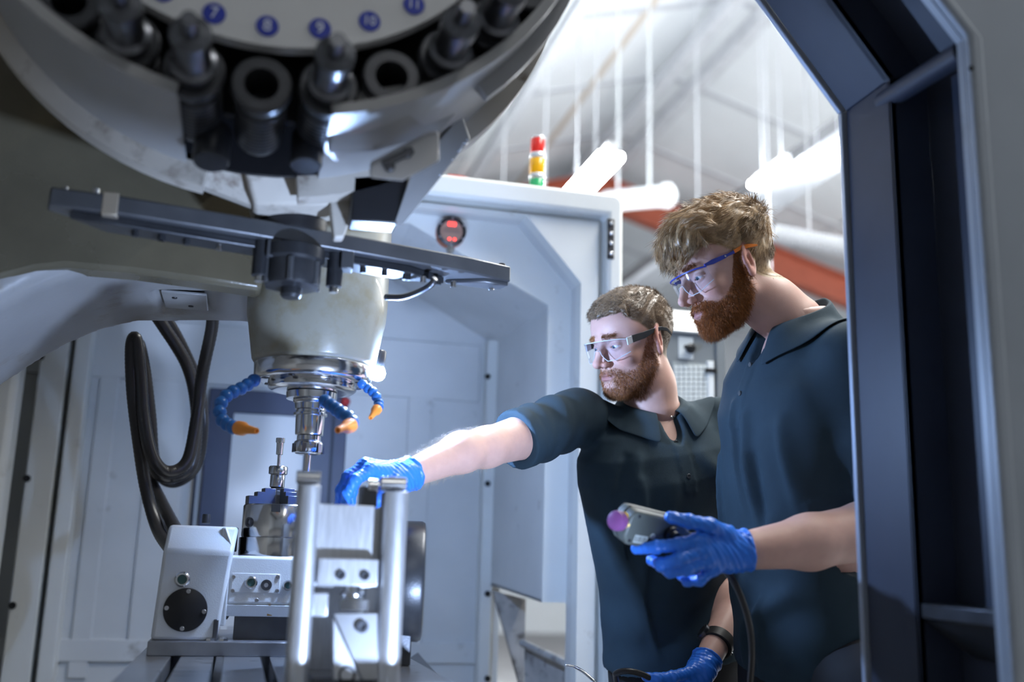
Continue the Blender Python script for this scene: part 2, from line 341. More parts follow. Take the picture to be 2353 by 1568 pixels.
# reveal of the frame and the inner arch
ax0, az0 = XZ(1260, 702, YA); atx, atz = XZ(955, 520, YA); sl = (atz-az0)/(atx-ax0)
bx, bz = XZ(1255, 1385, YA)
arch_z = lambda x: az0+sl*(x-ax0)
rev = lambda p0, p1, nm: prism(nm, [(p0[0], YF+.05, p0[1]), (p1[0], YF+.05, p1[1]), (p1[0], YA, p1[1]), (p0[0], YA, p0[1])], (.012, 0, .012), M_grime if nm == 'x' else M_inner, E)
rev((xe, 0), (xe, ze), 'frame_reveal'); rev((xe, ze), (xt, zt), 'frame_reveal'); rev((xt, zt), (XL, zt), 'frame_reveal')
x_apex = ax0+(zt-.03-az0)/sl
xz('arch_front', [(xe+.02, bz), (xe+.02, ze), (xt+.01, zt+.02), (XL, zt+.02), (XL, arch_z(x_apex)), (x_apex, arch_z(x_apex)), (ax0, az0), (ax0, bz)], YA, YA+.012, M_encl, E)
prism('arch_side', [(ax0, YA+.012, bz), (ax0, YA+.012, az0), (ax0-.03, YB, az0-.005), (ax0-.03, YB, bz+.04)], (.012, 0, 0), M_inner, E)
prism('arch_slope', [(ax0, YA+.012, az0), (x_apex, YA+.012, arch_z(x_apex)), (x_apex, YB, arch_z(x_apex)), (ax0-.03, YB, az0-.005)], (0, 0, .012), M_inner, E)
box('arch_top', (XL, YA+.012, arch_z(x_apex)), (x_apex, YB, arch_z(x_apex)+.012), M_inner, E)
prism('arch_sill', [(ax0, YA+.012, bz), (ax0-.03, YB, bz+.04), (xe+.02, YB, bz+.04), (xe+.02, YA+.012, bz)], (0, 0, .01), M_grime, E)
# grimy chute below the arch
x2, z2 = XZ(1130, 1345, YB-.1); x3, z3 = XZ(1205, 1500, YB-.1)
xz('chute_panel', [(xe+.01, bz-.005), (x2, bz+.02), (x3, .62), (xe+.01, .62)], YB-.12, YB-.10, M_grime, E)
prism('chute_ledge', [PY(1205, 1480, 3.3), PY(1330, 1535, 3.05), PY(1330, 1600, 3.05), PY(1205, 1600, 3.3)], (.02, .03, 0), M_grime, E)
tube('chute_pipe', [PY(1200, 1478, 3.28), PY(1330, 1540, 3.0)], .012, M_grime, E)
box('unseen_top_blocker', (-1.3, .3, 2.63), (.50, YB, 2.65), M_inner, E)  # unseen sheet over the interior, added to block lamp light and roof bounce
box('unseen_back_blocker', (-1.32, .3, .2), (-1.3, YB, 2.65), M_inner, E)  # unseen upright sheet, added with the top one to keep light out
# end wall with raised stiles and rails
box('end_wall', (-1.3, YB, .2), (ax0+.02, YB+.02, zo-.04), M_inner, E)
def raised(px0, py0, px1, py1, th=.012, nm='wall_rib'):
    a = PY(px0, py1, YB); b = PY(px1, py0, YB)
    if abs(py1-py0) > 300: a.x = PY(px0, 1100, YB).x; b.x = PY(px1, 1100, YB).x
    box(nm, (a.x, YB-th, a.z), (b.x, YB+.003, b.z), M_inner, E, .004)
q0 = PY(1103, 1100, YB); q1 = PY(1130, 1100, YB)
box('screw_flange', (q0.x, YB-.06, .3), (q1.x, YB+.003, az0), M_encl, E, .004)
for y in (866, 1112, 1365, 1560): screw('flange_screw', PY(1120, y, YB-.06), (0, -1, 0), .010, .007, M_black, E)
raised(-100, 796, 1103, 846); raised(-100, 1478, 1100, 1520)
raised(930, 840, 985, 1484, .0105); raised(205, 840, 250, 1560, .0105); raised(330, 840, 415, 1484, .009)
for (u0, u1) in ((100, 165), (178, 215)):                       # screw-down flange at the left
    a = PY(u0-40, 1180, YB); b = PY(u1-40, 1180, YB); box('screw_flange', (a.x, YB-.09, .3), (b.x, YB+.003, 2.3), M_encl, E, .005)
box('side_panel', (-1.3, YB-.25, .2), (PY(40, 1180, YB).x, YB-.13, 2.3), M_encl, E, .02)
for y in (820, 1100, 1392): screw('flange_screw', PY(94-(y-820)*.114, y, YB-.09), (0, -1, 0), .011, .007, M_black, E)
# dark-framed hatch in the end wall
a = PY(428, 1500, YB-.03); b = PY(802, 912, YB-.03); ia = PY(508, 1300, YB-.03); ib = PY(705, 958, YB-.03)
hf = xz('hatch_frame', [(a.x, .4), (a.x, b.z), (b.x, b.z), (b.x, .4), (ib.x, .4), (ib.x, ib.z), (ia.x, ib.z), (ia.x, .4)], YB-.03, YB+.003, mat('hatch_blue', (.05, .06, .11), .4, noise=.1, nscale=9), E, .004)
box('hatch_panel', (ia.x-.005, YB-.012, .4), (ib.x+.005, YB+.002, ib.z+.005), mat('hatch_white', (.80, .81, .82), .5, noise=.04, nscale=3), E)
box('hatch_rib', (PY(455, 1000, YB).x, YB-.034, .4), (PY(462, 1000, YB).x, YB-.028, b.z-.01), M_dblue, hf); box('hatch_rib', (PY(760, 1000, YB).x, YB-.034, .4), (PY(766, 1000, YB).x, YB-.028, b.z-.01), M_dblue, hf)
lathe('red_button', [(0, .016), (.02, .016), (.028, .01)], PY(793, 925, YB-.03), (0, -1, 0), mat('red_plastic', (.45, .02, .02), .3), E, 16)
# signal tower on the enclosure top
sy = YF+.12; base = PY(1233, 436, sy); base.z = zo+.02
S = empty('signal_tower', base); tag(S, 'red, amber and green stack light standing on the white enclosure', 'signal light')
sr = PY(1251, 400, sy).x-PY(1233, 400, sy).x; zz = base.z; top = PY(1233, 316, sy).z; H = (top-zz)
def seg_l(nm, a, b, m, r): lathe(nm, [(0, r*.96), (.002, r), ((b-a)*H-.002, r), ((b-a)*H, r*.95)], (base.x, sy, zz+a*H), (0, 0, 1), m, S, 28)
M_chr2 = mat('chrome_ring', (.85, .87, .9), .2, .7)
seg_l('base_ring', 0, .10, M_chr2, sr); seg_l('green_lens', .10, .34, mat('green_lens', (.03, .42, .16), .25, coat=.4), sr*.93); seg_l('spacer_ring', .34, .42, M_chr2, sr)
seg_l('amber_lens', .42, .66, mat('amber_lens', (.85, .42, .0), .25, coat=.4), sr*.97); seg_l('spacer_ring', .66, .74, M_chr2, sr); seg_l('red_lens', .74, .97, mat('red_lens', (.75, .03, .02), .25, coat=.4), sr*.9); seg_l('cap', .97, 1.0, M_chr2, sr*.85)
# red tool lying on the enclosure top
q = PY(1065, 418, sy-.08); q.z = zo+.02
T = empty('clamp_tool', q); tag(T, 'red handled clamp lying on the white enclosure top', 'tool')
M_rp = mat('red_handle', (.62, .05, .02), .35)
prism('handle', [(q.x-.05, q.y, q.z), (q.x+.06, q.y, q.z), (q.x+.06, q.y, q.z+.012), (q.x+.045, q.y, q.z+.022), (q.x-.01, q.y, q.z+.03), (q.x-.05, q.y, q.z+.03)], (0, .03, 0), M_rp, T, .003)
tube('wire_loop', spline([q+Vector((-.03, -.004, .008)), q+Vector((.0, -.004, .011)), q+Vector((.02, -.004, .012)), q+Vector((.02, -.004, .019)), q+Vector((0, -.004, .018)), q+Vector((-.03, -.004, .020)), q+Vector((-.035, -.004, .013))], 5), .0018, M_chr2, T, 6)
# round pressure gauge on the arch
g = PY(1037, 533, YA-.02); gr = .0405*1.1
G = empty('pressure_gauge', g); tag(G, 'round black-rimmed digital gauge with red digits on the arch', 'gauge')
lathe('gauge_body', [(0, gr*.8), (.01, gr*1.02), (.03, gr*1.02), (.035, gr)], (g.x, YA+.02, g.z), (0, -1, 0), mat('gauge_orange', (.42, .12, .05), .3, .3), G)
ga = Vector((g.x, YA-.02, g.z)); gd = (CAM-ga); gd = Vector((gd.x*.45, gd.y, gd.z*.45)).normalized()
lathe('bezel', [(-.012, gr*1.0), (.0, gr), (.012, gr*.98), (.014, gr*.80), (.006, gr*.76)], ga, gd, M_black, G)
lathe('dial', [(0, gr*.78), (.007, gr*.77)], ga, gd, mat('dial_tan', (.34, .21, .16), .35), G)
gu = Vector((1, 0, 0)); gu = (gu-gd*gu.dot(gd)).normalized(); gv = gu.cross(gd)*-1
if gv.z < 0: gv = -gv
M_rled = mat('red_led', (.9, .05, .03), .4, emit=(1, .04, .03), estr=5.0)
def bar(nm, u, v, w, h, m, par): c = ga+gd*.0085+gu*u+gv*v; return prism(nm, [c-gu*w-gv*h, c+gu*w-gv*h, c+gu*w+gv*h, c-gu*w+gv*h], gd*.001, m, par)
for i in (-1, 0, 1):                                             # three seven-segment digits 0
    D = None; u0 = i*.0085; v0 = gr*.50
    for (du, dv, w_, h_) in ((0, .0052, .0026, .0007), (0, -.0052, .0026, .0007), (-.003, .0026, .0007, .002), (.003, .0026, .0007, .002), (-.003, -.0026, .0007, .002), (.003, -.0026, .0007, .002)):
        b_ = bar('digit_segment', u0+du, v0+dv, w_, h_, M_rled, D or G); D = D or b_
for u in (-.005, .011): lathe('indicator_light', [(0, .0042), (.002, .0036)], ga+gd*.0075+gu*u-gv*gr*.52, gd, M_rled, G, 12)
for v, w_ in ((.20, .5), (.0, .55)): bar('dial_line', 0, gr*v, gr*w_, .0006, M_dsteel, G)
for k in range(6):
    a = math.pi/6+k*math.pi/3; screw('bezel_screw', ga+gd*.012+(gu*math.cos(a)+gv*math.sin(a))*gr*.9, gd, .0035, .003, M_screw, G)
cyl('stem', ga-gv*gr*.9, ga-gv*(gr+.028), .009, M_chrome, G, 16); cyl('stem_nut', ga-gv*(gr+.006), ga-gv*(gr+.017), .013, M_chrome, G, 6)
# operator control cabinet behind the men
cy = 3.05
K = empty('control_cabinet', PY(1600, 900, cy)); K.location.z = 0; tag(K, 'grey operator control cabinet with key switch and keypad behind the two men', 'control cabinet')
kx0 = PY(1500, 800, cy).x; kx1 = PY(1662, 800, cy).x; kz1 = PY(1600, 768, cy).z
M_kg = mat('cabinet_grey', (.20, .22, .235), .45, noise=.05, nscale=9)
box('cabinet_body', (kx0, cy, 0), (kx1, cy+.45, kz1), M_kg, K, .008)
q1 = PY(1500, 686, cy).z
prism('white_hood', [(kx0, cy-.02, kz1+.001), (kx0, cy+.45, kz1+.001), (kx0, cy+.45, q1+.02), (kx0, cy+.12, q1)], (kx1-kx0+.01, 0, 0), mat('hood_white', (.82, .83, .83), .4), K, .006)
def kb(px0, py0, px1, py1, d, m, nm, par=K): a = PY(px0, py1, cy); b = PY(px1, py0, cy); return box(nm, (a.x, cy-d, a.z), (b.x, cy+.001, b.z), m, par, .001)
kb(1648, 770, 1662, 1100, .012, M_kg, 'edge_strip'); kb(1559, 777, 1592, 824, .003, mat('label_white', (.62, .66, .68), .5), 'switch_label')
q = PY(1585, 802, cy); lathe('key_switch', [(0, .016), (.012, .016), (.014, .012), (.022, .011)], q, (0, -1, 0), M_black, K, 18); box('key', (q.x-.03, cy-.035, q.z-.006), (q.x+.004, cy-.020, q.z+.005), M_black, K, .002)
kp = kb(1545, 838, 1632, 930, .004, mat('keypad_grey', (.32, .35, .36), .5), 'keypad')
M_key = mat('key_white', (.66, .70, .70), .45)
for i in range(7):
    for j in range(8): kb(1547+i*11.3, 841+j*11.2, 1556.5+i*11.3, 850+j*11.2, .008, M_key, 'key_button', kp)
kb(1624, 832, 1636, 920, .014, mat('bar_white', (.8, .83, .84), .4), 'handle_bar'); kb(1618, 850, 1640, 858, .02, M_black, 'bar_clip')

# ---- near side of the doorway, right of the camera
NF = empty('door_frame', (1.1, 1.45, 0)); tag(NF, 'dark blue steel door frame edge with a slanted top corner', 'door frame')
nx, nz = XZ(1940, 256, 1.53); nbx = XZ(1962, 1500, 1.53)[0]; nx = (nx+nbx)/2+.016
def oct_path(x, z, rise=.62): return [(x, 0.0), (x, z), (x-rise*.80, z+rise)]
Ya, Yb, Yc = 1.53, 1.40, 1.20
def strip(nm, x, z, y0, y1, th, m, par=NF):
    p = oct_path(x, z)
    for i in range(2):
        (x0, z0), (x1, z1) = p[i], p[i+1]
        prism(nm, [(x0, y0, z0), (x1, y0, z1), (x1, y1, z1), (x0, y1, z0)], (th, 0, th*.5), m, par, .002)
strip('jamb', nx+.0, nz, Ya, Yb, .012, M_dblue); strip('jamb_lip', nx-.008, nz-.002, Ya+.002, Ya+.014, .03, mat('edge_grey', (.30, .34, .42), .35, .3))
strip('recess_panel', nx+.07, nz+.02, Yb, Yc, .012, M_dblue)
prism('corner_filler', [(nx, Yb, nz), (nx-.62*.8, Yb, nz+.62), (nx+.3, Yb, nz+.62), (nx+.3, Yb, nz)], (0, .012, 0), M_dblue, NF)
prism('recess_step', [(nx, Yb, 0), (nx+.085, Yb, 0), (nx+.085, Yb, nz+.03), (nx, Yb, nz)], (0, .006, 0), M_dblue, NF)
cyl('tie_bar', PY(2030, 235, 1.44), PY(2215, 118, 1.212), .018, M_dblue, NF, 16)
zs = PY(2150, 1400, 1.3).z
prism('bracket', [(nx+.004, Yb, zs+.005), (nx+.07, Yb-.0, zs+.005), (nx+.07, Yc, zs-.0), (nx+.004, Yc, zs-.0)], (0, 0, -.022), M_gun, NF, .002)
prism('bracket_gusset', [(nx+.01, Yb, zs-.02), (nx+.01, Yc, zs-.02), (nx+.06, Yc, zs-.08), (nx+.06, Yb-.04, zs-.07)], (.008, 0, 0), M_gun, NF)
lathe('bracket_bolt', [(0, .011), (.006, .012), (.009, .008)], (nx+.048, 1.28, zs-.05), (-1, 0, 0), M_dsteel, NF, 14)
NP = empty('side_panel', (1.3, 1.2, 0)); tag(NP, 'blue-grey enclosure side panel beside the dark door frame', 'panel')
ex, ez = XZ(2208, 95, Yc); eb = XZ(2300, 1500, Yc)[0]
M_np = mat('panel_blue_grey', (.27, .30, .34), .45, noise=.08, nscale=6, stain=((.14, .12, .09), 5, .6, .8))
xz('panel_face', [(eb, 0), (ex, ez), (ex-.30, ez+.34), (ex-.30, 2.7), (2.2, 2.7), (2.2, 0)], Yc-.004, Yc+.01, M_np, NP)
xz('panel_edge', [(eb-.001, 0), (ex-.001, ez), (ex-.30, ez+.34), (ex-.28, ez+.345), (ex+.022, ez), (eb+.022, 0)], Yc-.022, Yc-.003, M_np, NP, .006)
q = PY(2230, 158, Yc-.022); screw('panel_screw', q, (0, -1, 0), .004, .003, M_black, NP)

# ---- machine table
tz = .873
TB = empty('machine_table', (.0, 2.3, tz-.3)); tag(TB, 'steel T-slot machine table under the rotary unit', 'machine table')
tx0 = PZ(255, 1568, tz).x; tx1 = PZ(1000, 1545, tz).x
sl_px = [385, 497, 617]; sx_ = [PZ(px, 1540, tz).x for px in sl_px]; sx_ += [sx_[-1]+(sx_[1]-sx_[0])*1.05*i for i in (1, 2)]
edges = [tx0] + [v for s in sx_ for v in (s-.009, s+.009)] + [tx1]
M_tab = mat('table_steel', (.34, .35, .37), .3, .85, noise=.25, nscale=9, stretch=(1, 6, 1))
for i in range(0, len(edges), 2): box('table_plank', (edges[i], 1.5, tz-.05), (edges[i+1], 3.1, tz), M_tab, TB, .001)
box('table_body', (tx0, 1.5, tz-.22), (tx1, 3.1, tz-.045), M_dsteel, TB)
bed = box('machine_bed', (-.75, 1.35, 0), (.80, 2.84, tz-.225), M_cast); tag(bed, 'grey cast machine bed below the T-slot table', 'machine bed')
tray = prism('chip_tray', [PY(960, 1500, 2.9), PY(1040, 1590, 2.4), PY(1000, 1600, 2.3), PY(930, 1520, 2.75)], (-.02, 0, -.05), M_gun); tag(tray, 'dark sloping chip tray beside the black face plate', 'tray')

# ---- rotary unit on the table
yr = 2.14
def bpz(px0, py0, px1, py1, y, th, m, nm, par, bev=.004): a = PY(px0, py1, y); b = PY(px1, py0, y); return box(nm, (a.x, y, a.z), (b.x, y+th, b.z), m, par, bev)
R = empty('rotary_table', PY(480, 1500, yr)); tag(R, 'pale blue-grey rotary table unit with a round black cover', 'rotary table')
a = PY(336, 1508, yr-.02); b = PY(945, 1480, yr-.02)
M_bp = mat('ground_plate', (.30, .31, .34), .35, .8, noise=.2, nscale=20)
box('base_plate', (a.x, yr-.02, tz), (b.x, yr+.36, b.z), M_bp, R, .002); zb = b.z
hx0 = PY(345, 1470, yr).x; hx1 = PY(498, 1470, yr).x; ht0 = PY(372, 1265, yr).z; ht1 = PY(372, 1205, yr+.03).z
prism('motor_housing', [(hx0, yr, zb), (hx0, yr+.30, zb), (hx0+.012, yr+.30, ht1), (hx0+.012, yr+.045, ht1), (hx0+.008, yr, ht0)], (hx1-hx0, 0, 0), M_rot, R, .007)
hs = [o for o in R.children if o.name.startswith('motor_housing')][0]
for v in hs.data.vertices:
    if v.co.x > (hx0+hx1)/2: v.co.x += .012*(v.co.z-zb)/(ht1-zb)
q = PY(426, 1402, yr); lathe('round_cover', [(0, .0405), (.004, .0405), (.005, .039)], (q.x, yr+.001, q.z), (0, -1, 0), M_black, R, 48)
for k in range(4):
    an = math.pi/2*k+.08; screw('cover_screw', (q.x+.0345*math.sin(an), yr-.003, q.z+.0345*math.cos(an)), (0, -1, 0), .0042, .003, M_screw, R)
def sight(px, py, y, r, nm='oil_sight_glass'):
    q = PY(px, py, y); s = lathe(nm, [(0, r), (.005, r), (.008, r*.8), (.008, r*.62), (.002, r*.58)], (q.x, y+.001, q.z), (0, -1, 0), M_chrome, R, 28)
    lathe('glass', [(0, r*.6), (.004, r*.58)], (q.x, y, q.z), (0, -1, 0), mat('oil_glass', (.05, .12, .12), .15), s, 20)
sight(419, 1332, yr, .0145)
screw('lifting_screw', PY(473, 1203, yr+.08), (0, 0, 1), .008, .018, M_gun, R)
lathe('gear_flange', [(0, .07), (.004, .075), (.012, .075), (.015, .07)], (hx1+.004, yr+.10, zb+.11), (1, 0, 0), M_dsteel, R, 40)
hx1b = PY(502, 1300, yr).x
prism('flange_cover', [(hx1b+.004, yr+.01, PY(500, 1440, yr).z), (hx1b+.022, yr+.01, PY(500, 1440, yr).z), (hx1b+.022, yr+.01, PY(500, 1250, yr).z), (hx1b+.01, yr+.03, PY(500, 1210, yr).z), (hx1b+.0, yr+.03, PY(500, 1210, yr).z)], (0, .08, 0), M_rot, R, .004)
# swivel body with an inspection plate
yb2 = yr+.015
a = PY(515, 1415, yb2); b = PY(720, 1282, yb2); zmid = PY(520, 1390, yb2).z
prism('swivel_body', [(a.x, yb2, b.z), (b.x, yb2, b.z), (b.x, yb2, zmid), (a.x, yb2, zmid)], (0, .22, 0), M_rot, R, .006)
prism('swivel_skirt', [(a.x-.002, yb2-.001, zmid), (a.x-.002, yb2+.2, zmid), (a.x-.002, yb2+.2, a.z-.002), (a.x-.002, yb2+.016, a.z-.002)], (b.x-a.x+.002, 0, 0), M_rot, R, .002)
prism('oil_run', [PY(617, 1390, yb2-.0015), PY(622, 1390, yb2-.0015), PY(625, 1416, yb2+.0145), PY(613, 1416, yb2+.0145)], (0, .002, 0), mat('old_oil', (.34, .17, .03), .4), R)
bpz(530, 1320, 645, 1362, yb2-.002, .004, M_rot, 'inspection_plate', R, .0008)
for (u, v) in ((537, 1326), (639, 1326), (535, 1358), (637, 1358), (590, 1380)): screw('plate_screw', PY(u, v, yb2-.002), (0, -1, 0), .004, .002, M_screw, R)
sight(577, 1339, yb2, .0125); q = PY(612, 1345, yb2); lathe('plug', [(0, .0105), (.004, .0105), (.004, .005), (.001, .004)], (q.x, yb2, q.z), (0, -1, 0), M_dsteel, R, 24)
sight(662, 1346, yb2, .0105, 'oil_sight_glass')
box('swivel_shade_support', (a.x+.02, yr+.06, zb), (b.x, yr+.2, a.z), M_dsteel, R)  # support block, its dark tone also stands in for shade under the swivel
for (u, v) in ((483, 1478), (513, 1478)): lathe('clamp_nut', [(0, .009), (.008, .009), (.01, .006)], PY(u, v, yr-.004), (0, 0, 1), M_chrome, R, 6)
bpz(487, 1424, 503, 1474, yr-.004, .02, M_dsteel, 'clamp_bar', R, .002)
bpz(524, 1213, 548, 1268, yr+.06, .03, M_black, 'cable_box', R, .002)

# ---- three-jaw chuck with a tool standing in it
cz0 = PY(600, 1280, yb2).z; cc = PY(640, 1270, yr+.10); cc.z = cz0
CH = empty('three_jaw_chuck', cc); tag(CH, 'polished round three-jaw chuck on top of the rotary unit', 'chuck')
r1 = .0775; h1 = PY(600, 1157, yr+.03).z-cz0
lathe('chuck_base', [(0, r1*1.02), (.004, r1*1.04), (h1*.36, r1*1.04), (h1*.37, r1*1.01)], cc, (0, 0, 1), M_chrome, CH, 64)
lathe('chuck_body', [(h1*.37, r1*.985), (h1*.40, r1), (h1*.97, r1), (h1, r1*.97), (h1, .02), (h1*.8, .02)], cc, (0, 0, 1), M_chrome, CH, 64)
ctop = cc+Vector((0, 0, h1))
for k in range(3):
    an = math.radians([195, 285, 45][k]); d = Vector((math.cos(an), math.sin(an), 0)); w = Vector((-d.y, d.x, 0))*.012
    st = [(.018, 0), (.074, 0), (.074, .017), (.057, .017), (.057, .026), (.042, .026), (.042, .034), (.018, .034)]
    prism('jaw', [ctop+d*s_-w+Vector((0, 0, z_)) for s_, z_ in st], w*2, M_dsteel, CH, .001)
for (u, v, s_) in ((565, 1200, .010),): q = PY(u, v, yr+.05); lathe('key_hole', [(0, s_), (.004, s_), (.004, s_*.6), (.001, s_*.5)], cc+(Vector((q.x-cc.x, q.y-cc.y, 0)).normalized()*r1*.985)+Vector((0, 0, q.z-cz0)), Vector((q.x-cc.x, q.y-cc.y, 0)), M_dsteel, CH, 20)
for (u, v) in ((634, 1168), (626, 1250)):
    q = PY(u, v, cc.y-r1); d = Vector((q.x-cc.x, q.y-cc.y, 0)).normalized(); c_ = cc+d*(r1+.0015)+Vector((0, 0, q.z-cz0)); w = Vector((-d.y, d.x, 0))*.009
    prism('slot', [c_-w-Vector((0, 0, .007)), c_+w-Vector((0, 0, .007)), c_+w+Vector((0, 0, .007)), c_-w+Vector((0, 0, .007))], -d*.004, M_dsteel, CH)
TP = empty('probe_tool', ctop); tag(TP, 'small steel probe holder gripped upright in the chuck jaws', 'tool holder')
def zt_(py): return PY(638, py, cc.y).z-ctop.z
px_m = (PY(700, 1100, cc.y).x-PY(600, 1100, cc.y).x)/100
tpx = PY(638, 1100, cc.y); to = Vector((tpx.x, cc.y, ctop.z))
lathe('shank', [(-.01, 12*px_m), (zt_(1140), 12*px_m), (zt_(1138), 14*px_m), (zt_(1130), 14*px_m), (zt_(1128), 12*px_m), (zt_(1122), 14*px_m)], to, (0, 0, 1), M_dsteel, TP, 28)
lathe('holder_body', [(zt_(1122), 13*px_m), (zt_(1120), 17*px_m), (zt_(1094), 17*px_m), (zt_(1092), 16*px_m)], to, (0, 0, 1), M_chrome, TP, 28)
lathe('clamp_nut', [(zt_(1092), 17*px_m), (zt_(1090), 21.5*px_m), (zt_(1075), 22*px_m), (zt_(1072), 20*px_m)], to, (0, 0, 1), M_chrome, TP, 12)
lathe('stylus', [(zt_(1073), 4*px_m), (zt_(1046), 4*px_m), (zt_(1045), 8*px_m), (zt_(1018), 8.5*px_m), (zt_(1017), 10.5*px_m), (zt_(1007), 10.5*px_m)], to, (0, 0, 1), M_chrome, TP, 20)

# ---- clamping fixture in front: two uprights with dowel pins, plate, wedge
yf = 1.60
FX = empty('clamping_fixture', PY(800, 1560, yf)); FX.location.z = tz; tag(FX, 'bright aluminium clamping fixture with two tall uprights and dowel pins', 'fixture')
def vx(px, py=1300, y=yf): return PY(px, py, y).x
def vz(py, px=800, y=yf): return PY(px, py, y).z
zlow = tz
def upright(px0, px1, ptop):
    x0, x1 = vx(px0, 1150), vx(px1, 1150); w_ = x1-x0; n = 12; z1 = vz(ptop)
    prof = [(x0, yf+.06), (x0, yf+.012)]+[(x0+w_*(.5-.5*math.cos(math.pi*k/n)), yf+.012-.012*math.sin(math.pi*k/n)) for k in range(1, n)]+[(x1, yf+.012), (x1, yf+.06)]
    u_ = prism('upright', [(x, y, zlow) for x, y in prof], (0, 0, z1-zlow), M_alu, FX, .0012); return u_, (x0+x1)/2, z1
u1, xm1, zt1 = upright(686, 737, 1118); u2, xm2, zt2 = upright(886, 941, 1124)
def pin(px0, px1, pz0, pz1, y):
    z0, z1 = vz(pz0, y=y), vz(pz1, y=y); r_ = abs(z0-z1)/2; c0 = Vector((vx(px0, 1100, y), y+r_, (z0+z1)/2)); c1 = Vector((vx(px1, 1100, y), y+r_, (z0+z1)/2)); cyl('dowel_pin', c0, c1, r_, M_chrome, FX, 28)
pin(682, 737, 1116, 1086, yf+.002); pin(878, 936, 1121, 1090, yf+.002); pin(848, 872, 1127, 1098, yf+.045)
for (px0, px1) in ((688, 733), (884, 930)): box('pin_seat', (vx(px0, 1115), yf+.012, zt1-.002), (vx(px1, 1115), yf+.05, zt1+.006), M_alu, FX)
box('cross_pin_block', (vx(840, 1130), yf+.06, vz(1160)), (vx(880, 1130), yf+.10, vz(1108)), M_dsteel, FX, .002)
box('face_plate', (vx(735, 1200), yf+.03, vz(1352)), (vx(866, 1200), yf+.36, vz(1158)), M_alu, FX, .0015)
box('body_block', (vx(735, 1200), yf+.16, tz+.01), (vx(866, 1200), yf+.36, vz(1350)), M_alu, FX, .0015)
box('side_web', (vx(860, 1200), yf+.05, zlow), (vx(892, 1200), yf+.075, vz(1162)), M_alu, FX)
blk = box('clamp_block', (vx(730, 1320), yf+.004, vz(1348)), (vx(870, 1320), yf+.04, vz(1284)), M_alu, FX, .002)
for u in (783, 839): screw('socket_screw', (vx(u, 1322), yf+.006, vz(1322)), (0, -1, 0), .0075, .006, M_dsteel, FX)
for t in range(5): box('screw_thread', (vx(783, 1390), yf+.005+.001*(t % 2), vz(1403-5*t)), (vx(848, 1390), yf+.035, vz(1399.5-5*t)), M_chrome, FX, .0006)
cyl('screw_neck', (vx(813, 1360), yf+.02, vz(1380)), (vx(813, 1360), yf+.02, vz(1345)), .012, M_chrome, FX, 20); lathe('neck_collar', [(0, .016), (.003, .018), (.007, .018), (.009, .015)], (vx(813, 1370), yf+.02, vz(1376)), (0, 0, 1), M_chrome, FX, 24)
box('small_jaw', (vx(722, 1370), yf+.01, vz(1420)), (vx(757, 1370), yf+.03, vz(1365)), M_alu, FX, .002)
prism('wedge', [PY(766, 1410, yf+.004), PY(868, 1410, yf+.004), PY(868, 1563, yf+.004), PY(832, 1563, yf+.004)], (0, .03, 0), mat('wedge_alu', (.52, .53, .55), .3, .9, noise=.1, nscale=10), FX, .001)
prism('wedge_base', [PY(766, 1420, yf-.002), PY(829, 1563, yf-.002), PY(766, 1563, yf-.002)], (0, .03, 0), M_alu, FX, .001)
screw('socket_screw', (vx(832, 1440), yf+.004, vz(1440)), (0, -1, 0), .0095, .007, M_dsteel, FX); lathe('bore', [(0, .0125), (.003, .0125), (.003, .010), (.0005, .009)], (vx(797, 1551), yf-.001, vz(1551)), (0, -1, 0), M_black, FX, 24)
box('fixture_foot', (vx(725, 1500), yf+.03, tz), (vx(885, 1500), yf+.36, tz+.012), M_dsteel, FX, .002)
# face plate standing on edge
yd = 2.0; q = PY(952, 1335, yd); rr_ = (PY(952, 1195, yd).z-PY(952, 1473, yd).z)/2
FP = empty('face_plate', (q.x, yd, tz)); tag(FP, 'thick black face plate standing on edge behind the fixture', 'face plate')
lathe('disc', [(-.03, rr_*.9), (-.026, rr_), (.004, rr_), (.010, rr_*.97), (.012, rr_*.9)], (q.x+.006, yd, q.z), (1, -.155, 0), M_gun, FP, 56)
box('foot', (q.x-.04, yd-.05, tz), (q.x-.008, yd+.05, q.z-rr_*.8), M_gun, FP, .003); lathe('hub', [(0, .06), (.03, .06), (.034, .05)], (q.x-.06, yd, q.z), (1, 0, 0), M_dsteel, FP, 32)
# ================================================================ spindle head, tool changer, magazine
HY0, HY1 = 1.95, 2.42
SH = empty('spindle_head', (-.2, 2.2, 1.6)); tag(SH, 'grey cast spindle head with tapered nose and oily dark front', 'spindle head')
ze_ = PY(400, 742, HY1).z
sxp = PY(727, 850, 2.07); SXX, SYY = PY(727, 760, 2.07).x, 2.07
